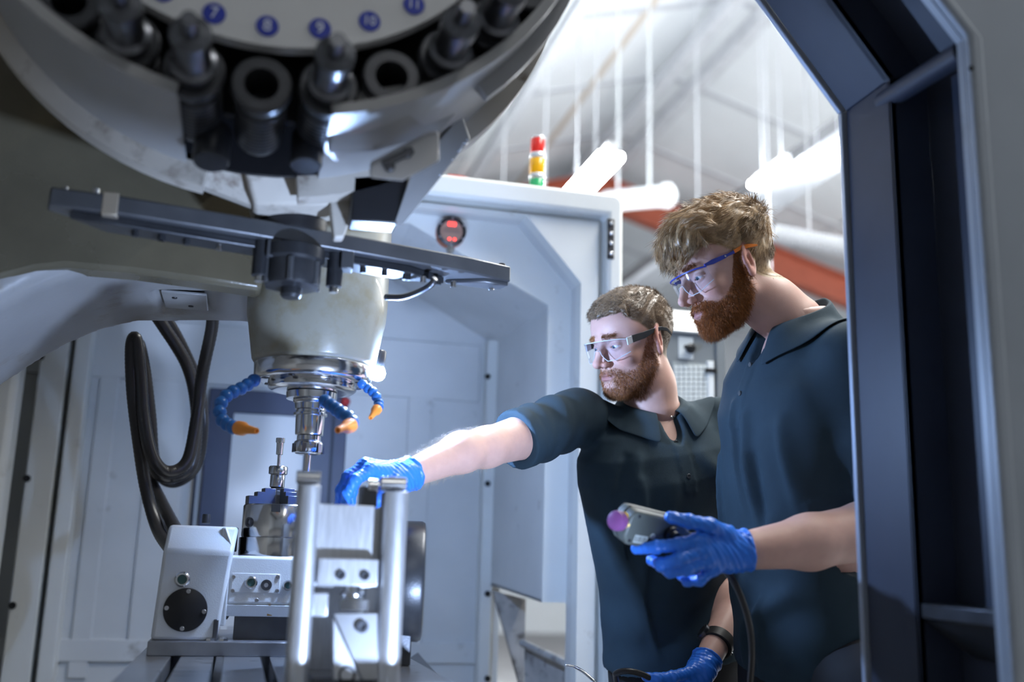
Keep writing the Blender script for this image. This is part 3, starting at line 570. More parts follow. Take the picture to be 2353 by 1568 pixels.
# casting: extruded arch profile (arm + fillet + column), rounded
prof = [(SXX+.01, ze_+.06), (SXX-.10, ze_+.005)]
for (u, v) in ((560, 742), (400, 742), (310, 743), (230, 763), (150, 797), (70, 845), (0, 893), (-60, 950), (-110, 1050), (-130, 1200)): c_ = PY(u, v, HY1); prof.append((c_.x, c_.z))
px_, pz_ = [np.array(t, np.float32) for t in zip(*prof)]
o_ = np.argsort(px_); px_, pz_ = px_[o_], pz_[o_]
def f_cast(p):
    x, y, z = p[:, 0], p[:, 1], p[:, 2]
    t = np.clip((y-HY0)/(HY1-HY0), 0, 1)
    zb_ = np.interp(x, px_, pz_)+.012*(1-t)
    slope = np.gradient(pz_, px_); g = np.interp(x, px_, slope)
    bot = (zb_-z)/np.sqrt(1+g*g)
    d = sx(sx(bot, HY0-y, .06), y-HY1, .02); d = sx(d, x-(SXX+.0), .03); d = sx(d, z-2.35, .03)
    pk = np.maximum(np.maximum(np.abs(x-(-.145))-.052, np.abs(y-2.24)-.08), z-(ze_+.02)); d = sx(d, -pk, .012)        # pocket in the underside
    return d
V, Q = surf(f_cast, (-1.0, HY0-.05, .95), (SXX+.05, HY1+.05, 2.40), .012)
casting = npmesh('casting', V, Q, M_cast, SH)
prism('oily_front', [PY(*q_, HY0-.004) for q_ in ((-250, 760), (-120, 690), (0, 640), (80, 619), (150, 612), (300, 625), (450, 645), (600, 668))]+[Vector((SXX-.08, HY0-.004, 2.3)), Vector((-1.0, HY0-.004, 2.3))], (0, .07, 0), M_olive, SH, .01)
box('pocket_cover', (-.19, 2.17, ze_+.008), (-.10, 2.31, ze_+.014), M_cast, SH, .002)
for (dx, dy) in ((-.02, -.03), (.01, .035)): lathe('cover_screw', [(0, .006), (.002, .005)], (-.145+dx, 2.24+dy, ze_+.008), (0, 0, -1), M_black, SH, 10)
def sz(py, px=727, y=SYY): return PY(px, py, y).z
pxs = (PY(827, 800, SYY).x-PY(727, 800, SYY).x)/100
ax_o = Vector((SXX, SYY, 0))
M_house = mat('housing_paint', (.29, .285, .24), .30, noise=.14, nscale=6, stain=((.20, .16, .07), 4, .50, .66), bump=.1, bscale=90, coat=.3)
lathe('spindle_housing', [(sz(842), 132*pxs), (sz(838), 138*pxs), (sz(833), 141*pxs), (sz(760), 154*pxs), (sz(735), 159*pxs), (sz(705), 161*pxs), (sz(380), 162*pxs), (sz(360), 150*pxs)], ax_o, (0, 0, 1), M_house, SH, 72)
sn = lathe('spindle_nose', [(sz(882), 118*pxs), (sz(880), 126*pxs), (sz(872), 133*pxs), (sz(846), 135*pxs), (sz(842), 133*pxs), (sz(836), 120*pxs)], ax_o, (0, 0, 1), M_chrome, SH, 72)
lathe('nose_cap', [(sz(903), 78*pxs), (sz(902), 92*pxs), (sz(896), 100*pxs), (sz(884), 101*pxs), (sz(880), 99*pxs)], ax_o, (0, 0, 1), M_chrome, SH, 64)
for k in range(8):
    an = 2*math.pi*k/8+.3; screw('nose_bolt', ax_o+Vector((math.cos(an)*112*pxs, math.sin(an)*112*pxs, sz(879))), (0, 0, -1), .007, .004, M_dsteel, sn)
# work lamp of the spindle
lq = PY(868, 858, SYY+.0); lp = Vector((lq.x, SYY, lq.z))
lh = lathe('lamp_socket', [(0, .012), (.03, .016), (.034, .014)], lp+Vector((0, 0, .012)), (0, 0, 1), M_dsteel, SH, 20)
lathe('lamp_bulb', [(-.016, .004), (-.014, .009), (-.008, .014), (.0, .016), (.008, .014), (.016, .010)], lp, (0, 0, 1), M_led, SH, 20)
# coolant hoses: ball segments and an orange nozzle
M_lb = mat('hose_blue', (.03, .16, .50), .32); M_lo = mat('nozzle_orange', (.95, .33, .05), .35)
def coolant(pts, r, tip, nb, ms):
    path = spline([P(*p) for p in pts], 10); L = [0]
    for i in range(1, len(path)): L.append(L[-1]+(path[i]-path[i-1]).length)
    def at(t):
        s = t*L[-1]; i = max(j for j in range(len(L)) if L[j] <= s+1e-9); i = min(i, len(path)-2); f_ = (s-L[i])/max(L[i+1]-L[i], 1e-9); return path[i].lerp(path[i+1], f_), (path[i+1]-path[i]).normalized()
    root = tube('coolant_hose', path[:3], r*.6, M_dsteel, SH, 12)
    for k in range(nb):
        c_, d_ = at((k+.5)/nb); l_ = L[-1]/nb
        lathe('hose_segment', [(-l_*.62, r*.62), (-l_*.45, r*.78), (-l_*.15, r*1.0), (l_*.1, r*1.02), (l_*.35, r*.86), (l_*.5, r*.66), (l_*.6, r*.72)], c_, d_, ms(k), root, 20)
    a_ = P(*tip[0]); b_ = P(*tip[1]); l_ = (b_-a_).length
    lathe('nozzle', [(-.004, r*.8), (0, r*1.05), (l_*.25, r*1.02), (l_*.45, r*.66), (l_*.96, r*.46), (l_, r*.42), (l_, r*.25), (l_*.9, r*.22)], a_, b_-a_, M_lo, root, 22)
coolant([(590, 870, 1.98), (560, 890, 1.95), (523, 908, 1.92), (505, 935, 1.90), (510, 965, 1.89), (530, 980, 1.87), (542, 984, 1.86)], .0125, ((548, 984, 1.86), (590, 991, 1.82)), 10, lambda k: M_lb)
coolant([(742, 918, 1.93), (765, 935, 1.9), (785, 950, 1.87), (806, 965, 1.85), (810, 978, 1.83)], .0125, ((806, 978, 1.83), (776, 989, 1.76)), 6, lambda k: M_lb)
coolant([(826, 878, 2.02), (845, 893, 2.02), (860, 905, 2.01), (870, 925, 2.0), (870, 938, 1.98)], .0095, ((867, 940, 1.98), (851, 961, 1.95)), 6, lambda k: M_lb)

# tool holder in the spindle
TH = empty('tool_holder', ax_o+Vector((0, 0, sz(903)))); tag(TH, 'steel collet tool holder with end mill hanging in the spindle', 'tool holder')
to = ax_o.copy(); dxm = PY(710, 1000, SYY).x-PY(720, 1000, SYY).x
def tl(nm, pr, m, n=40): return lathe(nm, [(sz(py, 712), r_*pxs) for py, r_ in pr], to, (0, 0, 1), m, TH, n)
tl('holder_flange', [(957, 36), (956, 38), (951, 38), (949, 33), (944, 33), (942, 36), (929, 37), (927, 40), (922, 42), (920, 40), (919, 57), (904, 58), (902, 55)], M_chrome)
tl('holder_body', [(1002, 28), (1001, 31), (998, 32), (960, 33), (957, 33)], M_chrome)
tl('collet_nut', [(1046, 22), (1044, 28), (1038, 32), (1020, 33), (1016, 31), (1013, 27), (1003, 27)], M_chrome, 24)
for k in range(6):
    an = k*math.pi/3+.2; d_ = Vector((math.cos(an), math.sin(an), 0)); z0 = sz(1042, 712); z1 = sz(1022, 712); w_ = Vector((-d_.y, d_.x, 0))*.004
    c_ = to+d_*32*pxs; prism('nut_slot', [c_-w_+Vector((0, 0, z0)), c_+w_+Vector((0, 0, z0)), c_+w_+Vector((0, 0, z1)), c_-w_+Vector((0, 0, z1))], d_*.0035, M_dsteel, TH)
tl('end_mill', [(1086, 6), (1084, 8), (1046, 8)], M_chrome, 20)

# automatic tool-change arm
A0 = PY(105, 505, 1.68); A1 = PY(1155, 640, 1.86); ac = PY(676, 560, 1.77); adir = Vector((A1.x-A0.x, A1.y-A0.y, 0)).normalized(); an_ = Vector((adir.y, -adir.x, 0))   # an_ points to the camera
zarm = ac.z
TA = empty('tool_change_arm', (ac.x, ac.y, zarm)); tag(TA, 'long dark double-ended tool change arm below the magazine', 'tool change arm')
M_arm = mat('arm_steel', (.10, .105, .115), .34, .5, noise=.2, nscale=12, bump=.08, bscale=250)
ah = .030
def ap(s, w, z): return Vector((ac.x, ac.y, zarm))+adir*s+an_*w+Vector((0, 0, z))
lL = (Vector((A0.x, A0.y, 0))-Vector((ac.x, ac.y, 0))).length; lR = (Vector((A1.x, A1.y, 0))-Vector((ac.x, ac.y, 0))).length
pl = [(-lL, .035), (-lL, .005), (-lL+.05, -.02), (-.10, -.035), (.10, -.035), (lR-.10, -.03), (lR-.03, -.015), (lR, .0), (lR, .035), (lR-.09, .05), (.1, .055), (-.1, .055), (-lL+.1, .05)]
prism('arm_bar', [ap(s, w, -ah/2) for s, w in pl], (0, 0, ah), M_arm, TA, .003)
prism('under_plate', [ap(s, w, -ah/2-.014) for s, w in ((-lL+.03, .03), (-lL+.09, -.015), (lR-.19, -.02), (lR-.12, .0), (lR-.2, .035), (-lL+.1, .035))], (0, 0, .014), M_gun, TA, .002)
prism('end_finger', [ap(s, w, -ah/2-.007) for s, w in ((lR-.11, -.02), (lR-.02, -.012), (lR-.002, .0), (lR-.002, .03), (lR-.05, .028), (lR-.08, .005))], (0, 0, .008), M_arm, TA, .002)
hub = lathe('hub', [(-.105, .014), (-.10, .018), (-.088, .018), (-.086, .044), (-.078, .047), (-.045, .047), (-.040, .052), (-.02, .052)], (ac.x+.0, ac.y-.03, zarm), (0, 0, 1), M_gun, TA, 36)
for k in range(6):
    q = k*math.pi/3+.4; c_ = Vector((ac.x+math.cos(q)*.046, ac.y-.03+math.sin(q)*.046, zarm-.085)); cyl('hub_rib', c_, c_+Vector((0, 0, .04)), .006, M_arm, TA, 8)
for s in (-.062, .066):
    g_ = empty('x'); bpy.data.objects.remove(g_)
    c_ = ap(s, .03, 0); cyl('lock_pin', c_+Vector((0, 0, -.075)), c_+Vector((0, 0, -.012)), .014, M_gun, TA, 18); cyl('lock_pin_tip', c_+Vector((0, 0, -.085)), c_+Vector((0, 0, -.07)), .008, M_chrome, TA, 14)
    box('lock_block', (c_.x-.012+.02*(1 if s > 0 else 1), c_.y-.02, zarm-.045), (c_.x+.03, c_.y+.012, zarm-.014), M_arm, TA, .002)
lathe('hub_shaft', [(.012, .062), (.02, .064), (.07, .064), (.08, .064), (.085, .06)], (ac.x-.01, ac.y, zarm), (0, 0, 1), M_black, TA, 40)
for s in (-lL+.13, -lL+.17, -lL+.21, -.22, -.13, .12, .16, .20, lR-.20, lR-.17, lR-.14, lR-.11, lR-.03):
    c_ = ap(s, .02 if s < lR-.05 else .015, -ah/2-.012); cyl('grub_screw', c_, c_-Vector((0, 0, .012 if s < lR-.05 else .004)), .0055, M_chrome if int(s*100) % 2 else M_gun, TA, 10)
cyl('end_stud', ap(lR-.012, .02, ah/2-.002), ap(lR-.012, .02, ah/2+.007), .007, M_arm, TA, 12); box('end_block', tuple(ap(-lL+.09, .03, -ah/2-.004)-Vector((.012, .02, 0))), tuple(ap(-lL+.09, .03, ah/2+.004)+Vector((.012, .012, 0))), mat('brass_plate', (.42, .36, .28), .4, .5), TA, .002)
cyl('end_pin', ap(-lL+.065, .025, -.012), ap(-lL+.065, .025, ah/2+.012), .006, M_chrome, TA, 10); cyl('end_pin', ap(-lL+.022, .02, -.01), ap(-lL+.022, .02, ah/2+.008), .004, M_chrome, TA, 10)
sp = spline([P(886, 683, 1.95), P(925, 683, 1.93), P(960, 672, 1.9), P(990, 655, 1.87), P(1000, 640, 1.86)], 16)
HS = tube('armoured_hose', sp, [.0055+.0008*(i % 2) for i in range(len(sp))], M_dsteel, None, 10); tag(HS, 'thin armoured metal hose from the spindle head to the change arm', 'hose')

# tool magazine
mc = Vector((-.018, 1.35, 2.106)); MR = .462
TM = empty('tool_magazine', mc); tag(TM, 'large round tool magazine with numbered white ring and dark pockets', 'tool magazine')
def ring(nm, y0, y1, ri, ro, m, a0=0, a1=360, n=96, par=TM):
    v = []; f = []; k_ = int(n*(a1-a0)/360); full = a1-a0 >= 360
    for i in range(k_+(0 if full else 1)):
        t = math.radians(a0+(a1-a0)*i/k_); s_, c_ = math.sin(t), -math.cos(t)
        for (r_, y_) in ((ri, y0), (ro, y0), (ro, y1), (ri, y1)): v.append((mc.x+s_*r_, y_, mc.z+c_*r_))
    m_ = len(v)//4
    for i in range(m_ if full else m_-1):
        j = (i+1) % m_
        for a_ in range(4): b_ = (a_+1) % 4; f.append((i*4+a_, j*4+a_, j*4+b_, i*4+b_))
    if not full: f += [(0, 1, 2, 3), ((m_-1)*4+3, (m_-1)*4+2, (m_-1)*4+1, (m_-1)*4)]
    return mesh(nm, v, f, m, par, True)
M_shr = mat('shroud_paint', (.36, .365, .37), .38, noise=.06, nscale=5)
ring('shroud', 1.35, 1.60, MR, MR+.006, M_shr, 12, 347); ring('shroud_lip', 1.335, 1.35, MR-.004, MR+.012, M_shr, 12, 347)
ring('shroud_flange', 1.60, 1.64, MR-.01, MR+.035, M_beige, 8, 351)
ring('back_disc', 1.60, 1.61, .0, MR, M_black); ring('pocket_disc', 1.50, 1.52, .30, MR-.05, M_black)
M_rng = mat('ring_white', (.72, .73, .74), .42); ring('number_ring', 1.352, 1.375, .268, .368, M_rng)
ring('inner_disc', 1.345, 1.37, .02, .268, mat('disc_grey', (.42, .46, .47), .42)); ring('trim_ring', 1.343, 1.353, .262, .272, mat('trim_yellow', (.5, .48, .4), .4))
for t in (4, 34): screw('ring_screw', mc+Vector((math.sin(math.radians(t))*.285, .001, -math.cos(math.radians(t))*.285)), (0, -1, 0), .006, .004, M_dsteel, TM)
M_num = mat('badge_blue', (.015, .04, .42), .4); M_nw = mat('digit_white', (.80, .85, .95), .4)
def text(s, loc, size, m, par, rx=90, extrude=.0006, rot=None):
    cu = bpy.data.curves.new('t', 'FONT'); cu.body = s; cu.size = size; cu.align_x = 'CENTER'; cu.align_y = 'CENTER'; cu.extrude = extrude
    to_ = bpy.data.objects.new('t', cu); C.objects.link(to_); dg = bpy.context.evaluated_depsgraph_get(); me = bpy.data.meshes.new_from_object(to_.evaluated_get(dg)); bpy.data.objects.remove(to_)
    me.transform(Matrix.Translation(loc) @ (rot if rot is not None else Matrix.Rotation(math.radians(rx), 4, 'X'))); me.materials.clear(); return link('number' if s.isdigit() else 'lettering', me, m, par)
for i in range(30):
    t = math.radians(.4+12.0*(i-8)); tt = t; c_ = mc+Vector((math.sin(tt)*.340, .001, -math.cos(tt)*.340))
    if c_.z > 2.06 and abs(math.degrees(t)) > 75: continue
    b_ = lathe('number_badge', [(0, .0155), (.0012, .0152)], c_, (0, -1, 0), M_num, TM, 28)
    text(str(i), c_+Vector((0, -.0016, 0)), .024 if i < 10 else .019, M_nw, b_)
# pockets: cylindrical pots; facing the camera except the one swung down
def pot(t, tilt, big, nm='tool_pocket', r=.0375):
    rad = .428; s_, c_ = math.sin(t), -math.cos(t); o_ = mc+Vector((s_*rad, .02, c_*rad)); d_ = Vector((0, -1, 0)) if True else None
    if False: o_ = mc+Vector((s_*.40, .00, c_*.40+.02)); d_ = Vector((0, -.25, 1)).normalized()
    pr = [(-.16, r*.8), (-.15, r*.95)]+[x for k in range(10) for x in ((-.140+.012*k, r*.97), (-.132+.012*k, r*.97), (-.131+.012*k, r*.88), (-.128+.012*k, r*.88))]+[(.0, r*1.02), (.012, r*1.1), (.02, r*1.1), (.024, r*1.0), (.024, r*.62), (-.05, r*.5)]
    p_ = lathe(nm, pr, o_, d_, M_gun, TM, 32); return p_, o_, d_
for i in range(30):
    deg = .2+12.0*(i-8)
    while deg > 180: deg -= 360
    if abs(deg) > 80: continue
    t = math.radians(deg)
    if abs(deg) < 1.5 or abs(deg-0.6) < 1:
        pass
    tilt = abs(deg+5.2) < 1.0
    p_, o_, d_ = pot(t, tilt, True)
    hasT = int(round(deg/12)) in (-1, 1, 3, -2, 4)
    if hasT:
        lathe('pocket_tool', [(.02, .022), (.03, .030), (.045, .031), (.05, .024), (.09, .022), (.095, .026), (.12, .026), (.125, .012), (.16, .010)], o_, d_, M_dsteel, p_, 28)
for (u, v, w_, h_) in ((488, 335, 40, 34), (705, 345, 36, 40), (455, 250, 22, 45), (735, 250, 20, 45)):
    q = PY(u, v, 1.5); lathe('guide_roller', [(-.03, w_*.0006), (-.026, w_*.00066), (.026, w_*.00066), (.03, w_*.0006)], q, (0, .25, 1), M_gun, TM, 22)
# cast base under the magazine, cover plates at its right
base_ = prism('casting_foot', [PY(585, 470, 1.66), PY(545, 330, 1.62), PY(850, 330, 1.62), PY(830, 440, 1.66), PY(760, 470, 1.66)], (0, .12, .0), M_beige, TM, .006)
prism('foot_tongue', [PY(832, 436, 1.655), PY(790, 545, 1.655), PY(768, 545, 1.655), PY(757, 462, 1.655)], (0, .03, .0), M_beige, TM, .003)
prism('left_web', [PY(585, 475, 1.70), PY(400, 400, 1.70), PY(270, 345, 1.70), PY(280, 310, 1.66), PY(430, 340, 1.66), PY(590, 400, 1.66)], (0, .03, .0), M_beige, TM, .004)
prism('drum_cover', [PY(765, 235, 1.36), PY(1010, 195, 1.36), PY(1062, 245, 1.50), PY(1010, 312, 1.50), PY(860, 345, 1.46), PY(755, 355, 1.46)], (0, .02, .02), M_shr, TM, .004)
br = prism('sensor_bracket', [PY(852, 380, 1.44), PY(850, 410, 1.44), PY(925, 418, 1.44), PY(1010, 372, 1.44), PY(1010, 308, 1.44), PY(985, 310, 1.44)], (.0, .015, .012), mat('bracket_grey', (.60, .60, .60), .35), TM, .003)
for (u, v) in ((895, 383), (935, 352)): lathe('bracket_bolt', [(0, .008), (.005, .008), (.007, .005)], PY(u, v, 1.438), (0, -1, -.4), M_dsteel, br, 14)
cyl('sensor', PY(880, 378, 1.436), PY(948, 345, 1.436), .006, M_dsteel, br, 12)
prism('black_cover', [PY(812, 405, 1.60), PY(945, 395, 1.60), PY(912, 514, 1.60), PY(806, 506, 1.60)], (0, .05, 0), M_black, TM, .003)
prism('drip_flange', [PY(1062, 262, 1.55), PY(1082, 320, 1.58), PY(925, 515, 1.62), PY(906, 516, 1.60), PY(948, 390, 1.58), PY(1030, 300, 1.55)], (.0, .012, .0), mat('flange_grey', (.32, .325, .33), .25, .3), TM, .002)
ring('bright_edge', 1.42, 1.44, MR+.004, MR+.03, M_shr, 42, 75)
M_drop = mat('coolant_drop', (.75, .85, 1), .08, .3)
dr = []
for k in range(40):
    t = random.random(); a_ = PY(1082, 320, 1.577).lerp(PY(922, 515, 1.617), t); q = a_+Vector((-.002-random.random()**3*.02, -.001, random.random()*.006)); dr.append(lathe_data([(0, .0016), (.0012, .0014), (.002, .0006)], q, (0, -1, 0), 8))
tag(joined('coolant_drops', dr, M_drop, TM), kind='stuff')
# support bracket of the magazine back to the head casting
box('magazine_bracket', (mc.x-.16, 1.60, mc.z-.30), (mc.x+.005, HY0+.004, mc.z-.1), M_cast, TM)
# cable bundle hanging behind the head
M_cab = mat('cable_black', (.022, .020, .020), .35, noise=.1, nscale=40)
def cable(pts, r, lab, off, plug):
    sp_ = spline([P(a_, b_, c_+off) for a_, b_, c_ in pts[:-1]]+[P(*plug)], 22); o_ = tube('corrugated_conduit', sp_, [r*(1+.05*(i % 2)) for i in range(len(sp_))], M_cab, None, 12); tag(o_, lab, 'conduit', 'black conduits looping behind the spindle head'); return o_
cable([(480, 700, 2.42), (488, 745, 2.45), (465, 860, 2.5), (452, 960, 2.5), (430, 1060, 2.48), (385, 1085, 2.45), (350, 1050, 2.42), (330, 960, 2.42), (322, 860, 2.42), (312, 780, 2.42), (302, 800, 2.42), (305, 900, 2.42), (318, 1010, 2.44), (335, 1120, 2.46), (362, 1215, 2.42), (385, 1262, 2.38)], .0145, 'black corrugated conduit hanging in the innermost loop from the casting', 0, (396, 1266, 2.28))
cable([(340, 700, 2.42), (372, 745, 2.45), (425, 830, 2.5), (446, 900, 2.52), (452, 980, 2.53), (440, 1070, 2.5), (392, 1098, 2.48), (356, 1075, 2.45), (345, 960, 2.45), (332, 850, 2.45), (318, 790, 2.46), (312, 830, 2.46), (320, 960, 2.47), (335, 1070, 2.48), (368, 1150, 2.44), (372, 1235, 2.42)], .0145, 'black corrugated conduit crossing from the pocket cover to the loop', .085, (432, 1266, 2.28))
cable([(355, 700, 2.40), (395, 750, 2.43), (440, 838, 2.48), (462, 900, 2.5), (468, 985, 2.5), (452, 1072, 2.52), (405, 1110, 2.52), (365, 1090, 2.50), (350, 1000, 2.49), (338, 880, 2.49), (322, 800, 2.49), (316, 850, 2.49), (326, 980, 2.5), (342, 1100, 2.5), (365, 1200, 2.47), (392, 1270, 2.42)], .012, 'thinner black conduit forming the outermost loop behind the casting', .165, (468, 1266, 2.28))
# ================================================================ the two men
M_skin = mat('skin', (.60, .36, .29), .48, attr=True, noise=.05, nscale=60, bump=.12, bscale=700, sss=.12, spec=.4)
M_eye = mat('eye_white', (.72, .70, .69), .15, coat=.5); M_iris = mat('iris', (.10, .16, .20), .15); M_pupil = mat('pupil', (.01, .01, .01), .1)
M_h1 = mat('brown_hair', (.16, .10, .055), .42, attr=True, spec=.6); M_h2 = mat('blond_hair', (.36, .22, .10), .40, attr=True, spec=.6)
M_b1 = mat('ginger_beard', (.36, .14, .04), .45, attr=True, spec=.5)
M_shirt = mat('navy_polo', (.024, .044, .060), .80, noise=.10, nscale=14, bump=.35, bscale=900, spec=.25)
M_glove = mat('nitrile_glove', (.035, .20, .82), .36, noise=.12, nscale=22, bump=.35, bscale=70, spec=.5)
M_trous = mat('black_trousers', (.012, .013, .016), .8); M_boot = mat('black_boot', (.015, .014, .013), .5)
M_btn = mat('shirt_button', (.07, .08, .085), .3)
def lens_mat():
    m = bpy.data.materials.new('clear_lens'); m.use_nodes = True; nt = m.node_tree; n = nt.nodes; L = nt.links; n.remove(n['Principled BSDF'])
    t = n.new('ShaderNodeBsdfTransparent'); t.inputs[0].default_value = (.88, .91, .97, 1); g = n.new('ShaderNodeBsdfGlossy'); g.inputs['Roughness'].default_value = .06; g.inputs[0].default_value = (.8, .88, 1, 1)
    f = n.new('ShaderNodeLayerWeight'); f.inputs[0].default_value = .5; pw = n.new('ShaderNodeMath'); pw.operation = 'POWER'; pw.inputs[1].default_value = 4; L.new(f.outputs['Facing'], pw.inputs[0]); mp = n.new('ShaderNodeMath'); mp.operation = 'MULTIPLY_ADD'; mp.inputs[1].default_value = .6; mp.inputs[2].default_value = .06; L.new(pw.outputs[0], mp.inputs[0])
    x = n.new('ShaderNodeMixShader'); L.new(mp.outputs[0], x.inputs[0]); L.new(t.outputs[0], x.inputs[1]); L.new(g.outputs[0], x.inputs[2]); L.new(x.outputs[0], n['Material Output'].inputs[0]); return m
M_lens = lens_mat()

def head_frame(toward, pitch, roll):                     # facing image-left, turned `toward` the camera, pitched down
    fh = Vector((FW.x, FW.y, 0)).normalized(); a = math.radians(toward)
    f = (-_r0)*math.cos(a) + (-fh)*math.sin(a); r = f.cross(Vector((0, 0, 1)))
    Rm = Matrix((r, f, (0, 0, 1))).transposed()
    return Rm @ Matrix.Rotation(math.radians(-pitch), 3, 'X') @ Matrix.Rotation(math.radians(roll), 3, 'Y')
def f_ear(p, s):
    c = N3((s*.0765, -.012, -.004)); q = p-c; a = math.radians(s*-33)
    ca, sa = math.cos(a), math.sin(a); x = q[:, 0]*ca+q[:, 1]*sa; y = -q[:, 0]*sa+q[:, 1]*ca; z = q[:, 2]
    y2 = y+.18*z; e = np.stack([x, y2, z], 1)
    y3 = np.where(z < -.008, y2*1.18+.1*(z+.008), y2)
    rim = np.sqrt(((y3)/.0195)**2+(z/.0335)**2); rad = np.abs(rim-.86)*.019
    hel = np.sqrt(np.maximum(rad, 0)**2+x**2)-.0046
    e2 = ell(e, (0, 0, -.0), (.0042, .0185, .032)); bowl = ell(e, (s*.004, .002, -.003), (.0065, .009, .014))
    d = sm(e2, hel, .003); d = sx(d, -bowl, .003)
    d = sm(d, ell(e, (s*.001, .012, -.007), (.004, .004, .007)), .003)          # tragus
    d = sm(d, ell(e, (0, .006, -.026), (.0048, .008, .009)), .005)              # lobe
    ridge = cap(e, (s*.003, -.006, -.012), (s*.003, -.002, .016), .0028); return sm(d, ridge, .004)
def f_head(p, k):
    d = ell(p, (0, -.012, .034), (.0765, .098, .084))
    d = sm(d, ell(p, (0, .035, .040), (.064, .055, .058)), .03)                   # forehead
    d = sm(d, ell(p, (0, .034, -.045), (.058, .054, .066)), .035)                # face mass
    ax = np.abs(p[:, 0]); pm = np.stack([ax, p[:, 1], p[:, 2]], 1)
    d = sm(d, cap(pm, (.056, .004, -.058), (.020, .072, -.100), .016, .017), .022)   # jaw
    d = sm(d, ell(p, (0, .080, -.098), (.023, .018, .017)), .018)                # chin
    d = sm(d, ell(pm, (.044, .060, -.026), (.020, .022, .018)), .018)            # cheekbones
    d = sm(d, ell(p, (0, .080, -.066), (.030, .020, .026)), .02)                 # muzzle
    d = sm(d, cap(pm, (.010, .0935, .0195), (.040, .078, .020), .0075, .006), .012)  # brow
    d = sx(d, -ell(pm, (.031, .102, .0005), (.021, .017, .0125)), .012)          # sockets
    d = sm(d, ell(pm, (.0315, .0755, .000), (.0150, .0135, .0135)), .003)         # lids around the eyeball
    slit = np.maximum(np.abs(p[:, 2]+.0014)-(.0034*np.clip(1-((ax-.0315)/.0145)**2, 0, 1)), -(p[:, 1]-.076)); slit = np.maximum(slit, np.abs(ax-.0315)-.0145)
    d = sx(d, -slit, .0015)
    d = sm(d, chain(p, [(0, .092, .012), (0, .104, -.010), (0, .1175, -.031)], [.0075, .0085, .0095], .006), .010)     # nose
    d = sm(d, ell(p, (0, .1185, -.034), (.0090, .0090, .0085)), .007); d = sm(d, ell(pm, (.0125, .1045, -.0375), (.0075, .0100, .0078)), .006)
    d = sx(d, -ell(pm, (.0062, .110, -.0455), (.0036, .006, .0035)), .002)
    d = sm(d, ell(p, (0, .0985, -.0605), (.0215, .0075, .0048)), .005); d = sm(d, ell(p, (0, .0965, -.0705), (.0195, .0085, .0058)), .005)   # lips
    d = sx(d, -ell(p, (0, .106, -.0655), (.0235, .0075, .0010)), .0022)
    d = sx(d, -ell(p, (0, .104, -.0815), (.018, .006, .004)), .006)
    d = sm(d, chain(p, k['neck'], k['neck_r'], .02), .022)
    d = sm(d, f_ear(p, 1), .004); return sm(d, f_ear(p, -1), .004)
def hairline(V, prof):
    th = np.degrees(np.arctan2(np.abs(V[:, 0]), V[:, 1])); return V[:, 2]-np.interp(th, *prof)
def normals(V, Q):
    n = np.cross(V[Q[:, 2]]-V[Q[:, 0]], V[Q[:, 3]]-V[Q[:, 1]]); vn = np.zeros_like(V)
    for i in range(4): np.add.at(vn, Q[:, i], n)
    return vn/(np.linalg.norm(vn, axis=1, keepdims=True)+1e-9)
def strands(root, d0, d1, ln, r, col):                   # tapered 3-sided strands bending from d0 to d1
    n = len(root); d0 = d0/np.linalg.norm(d0, axis=1, keepdims=True); d1 = d1/(np.linalg.norm(d1, axis=1, keepdims=True)+1e-9)
    p = [root, root+d0*ln[:, None]*.5]; p.append(p[1]+d1*ln[:, None]*.5)
    a = np.cross(d0, np.where(np.abs(d0[:, 2:3]) < .9, N3((0, 0, 1)), N3((1, 0, 0)))); a /= np.linalg.norm(a, axis=1, keepdims=True); b = np.cross(d0, a)
    V = np.zeros((n, 7, 3), np.float32)
    for j, rr in ((0, 1.0), (1, .8)):
        for k in range(3): t = 2*math.pi*k/3; V[:, j*3+k] = p[j]+(a*math.cos(t)+b*math.sin(t))*(r*rr)
    V[:, 6] = p[2]
    T = np.array([(0, 1, 4), (0, 4, 3), (1, 2, 5), (1, 5, 4), (2, 0, 3), (2, 3, 5), (3, 4, 6), (4, 5, 6), (5, 3, 6)])
    F = (np.arange(n)[:, None, None]*7+T[None]).reshape(-1, 3); return V.reshape(-1, 3), F, np.repeat(col, 7, 0)
def sample(V, Q, n, w=None):
    a = np.linalg.norm(np.cross(V[Q[:, 2]]-V[Q[:, 0]], V[Q[:, 3]]-V[Q[:, 1]]), axis=1)
    if w is not None: a = a*w[Q].mean(1)
    i = rng.choice(len(Q), n, p=a/a.sum()); u, v = rng.random((2, n, 1)); q = Q[i]
    return (V[q[:, 0]]*(1-u)*(1-v)+V[q[:, 1]]*u*(1-v)+V[q[:, 2]]*u*v+V[q[:, 3]]*(1-u)*v).astype(np.float32), q[:, 0]
def smooth01(x, a, b): t = np.clip((x-a)/(b-a), 0, 1); return t*t*(3-2*t)
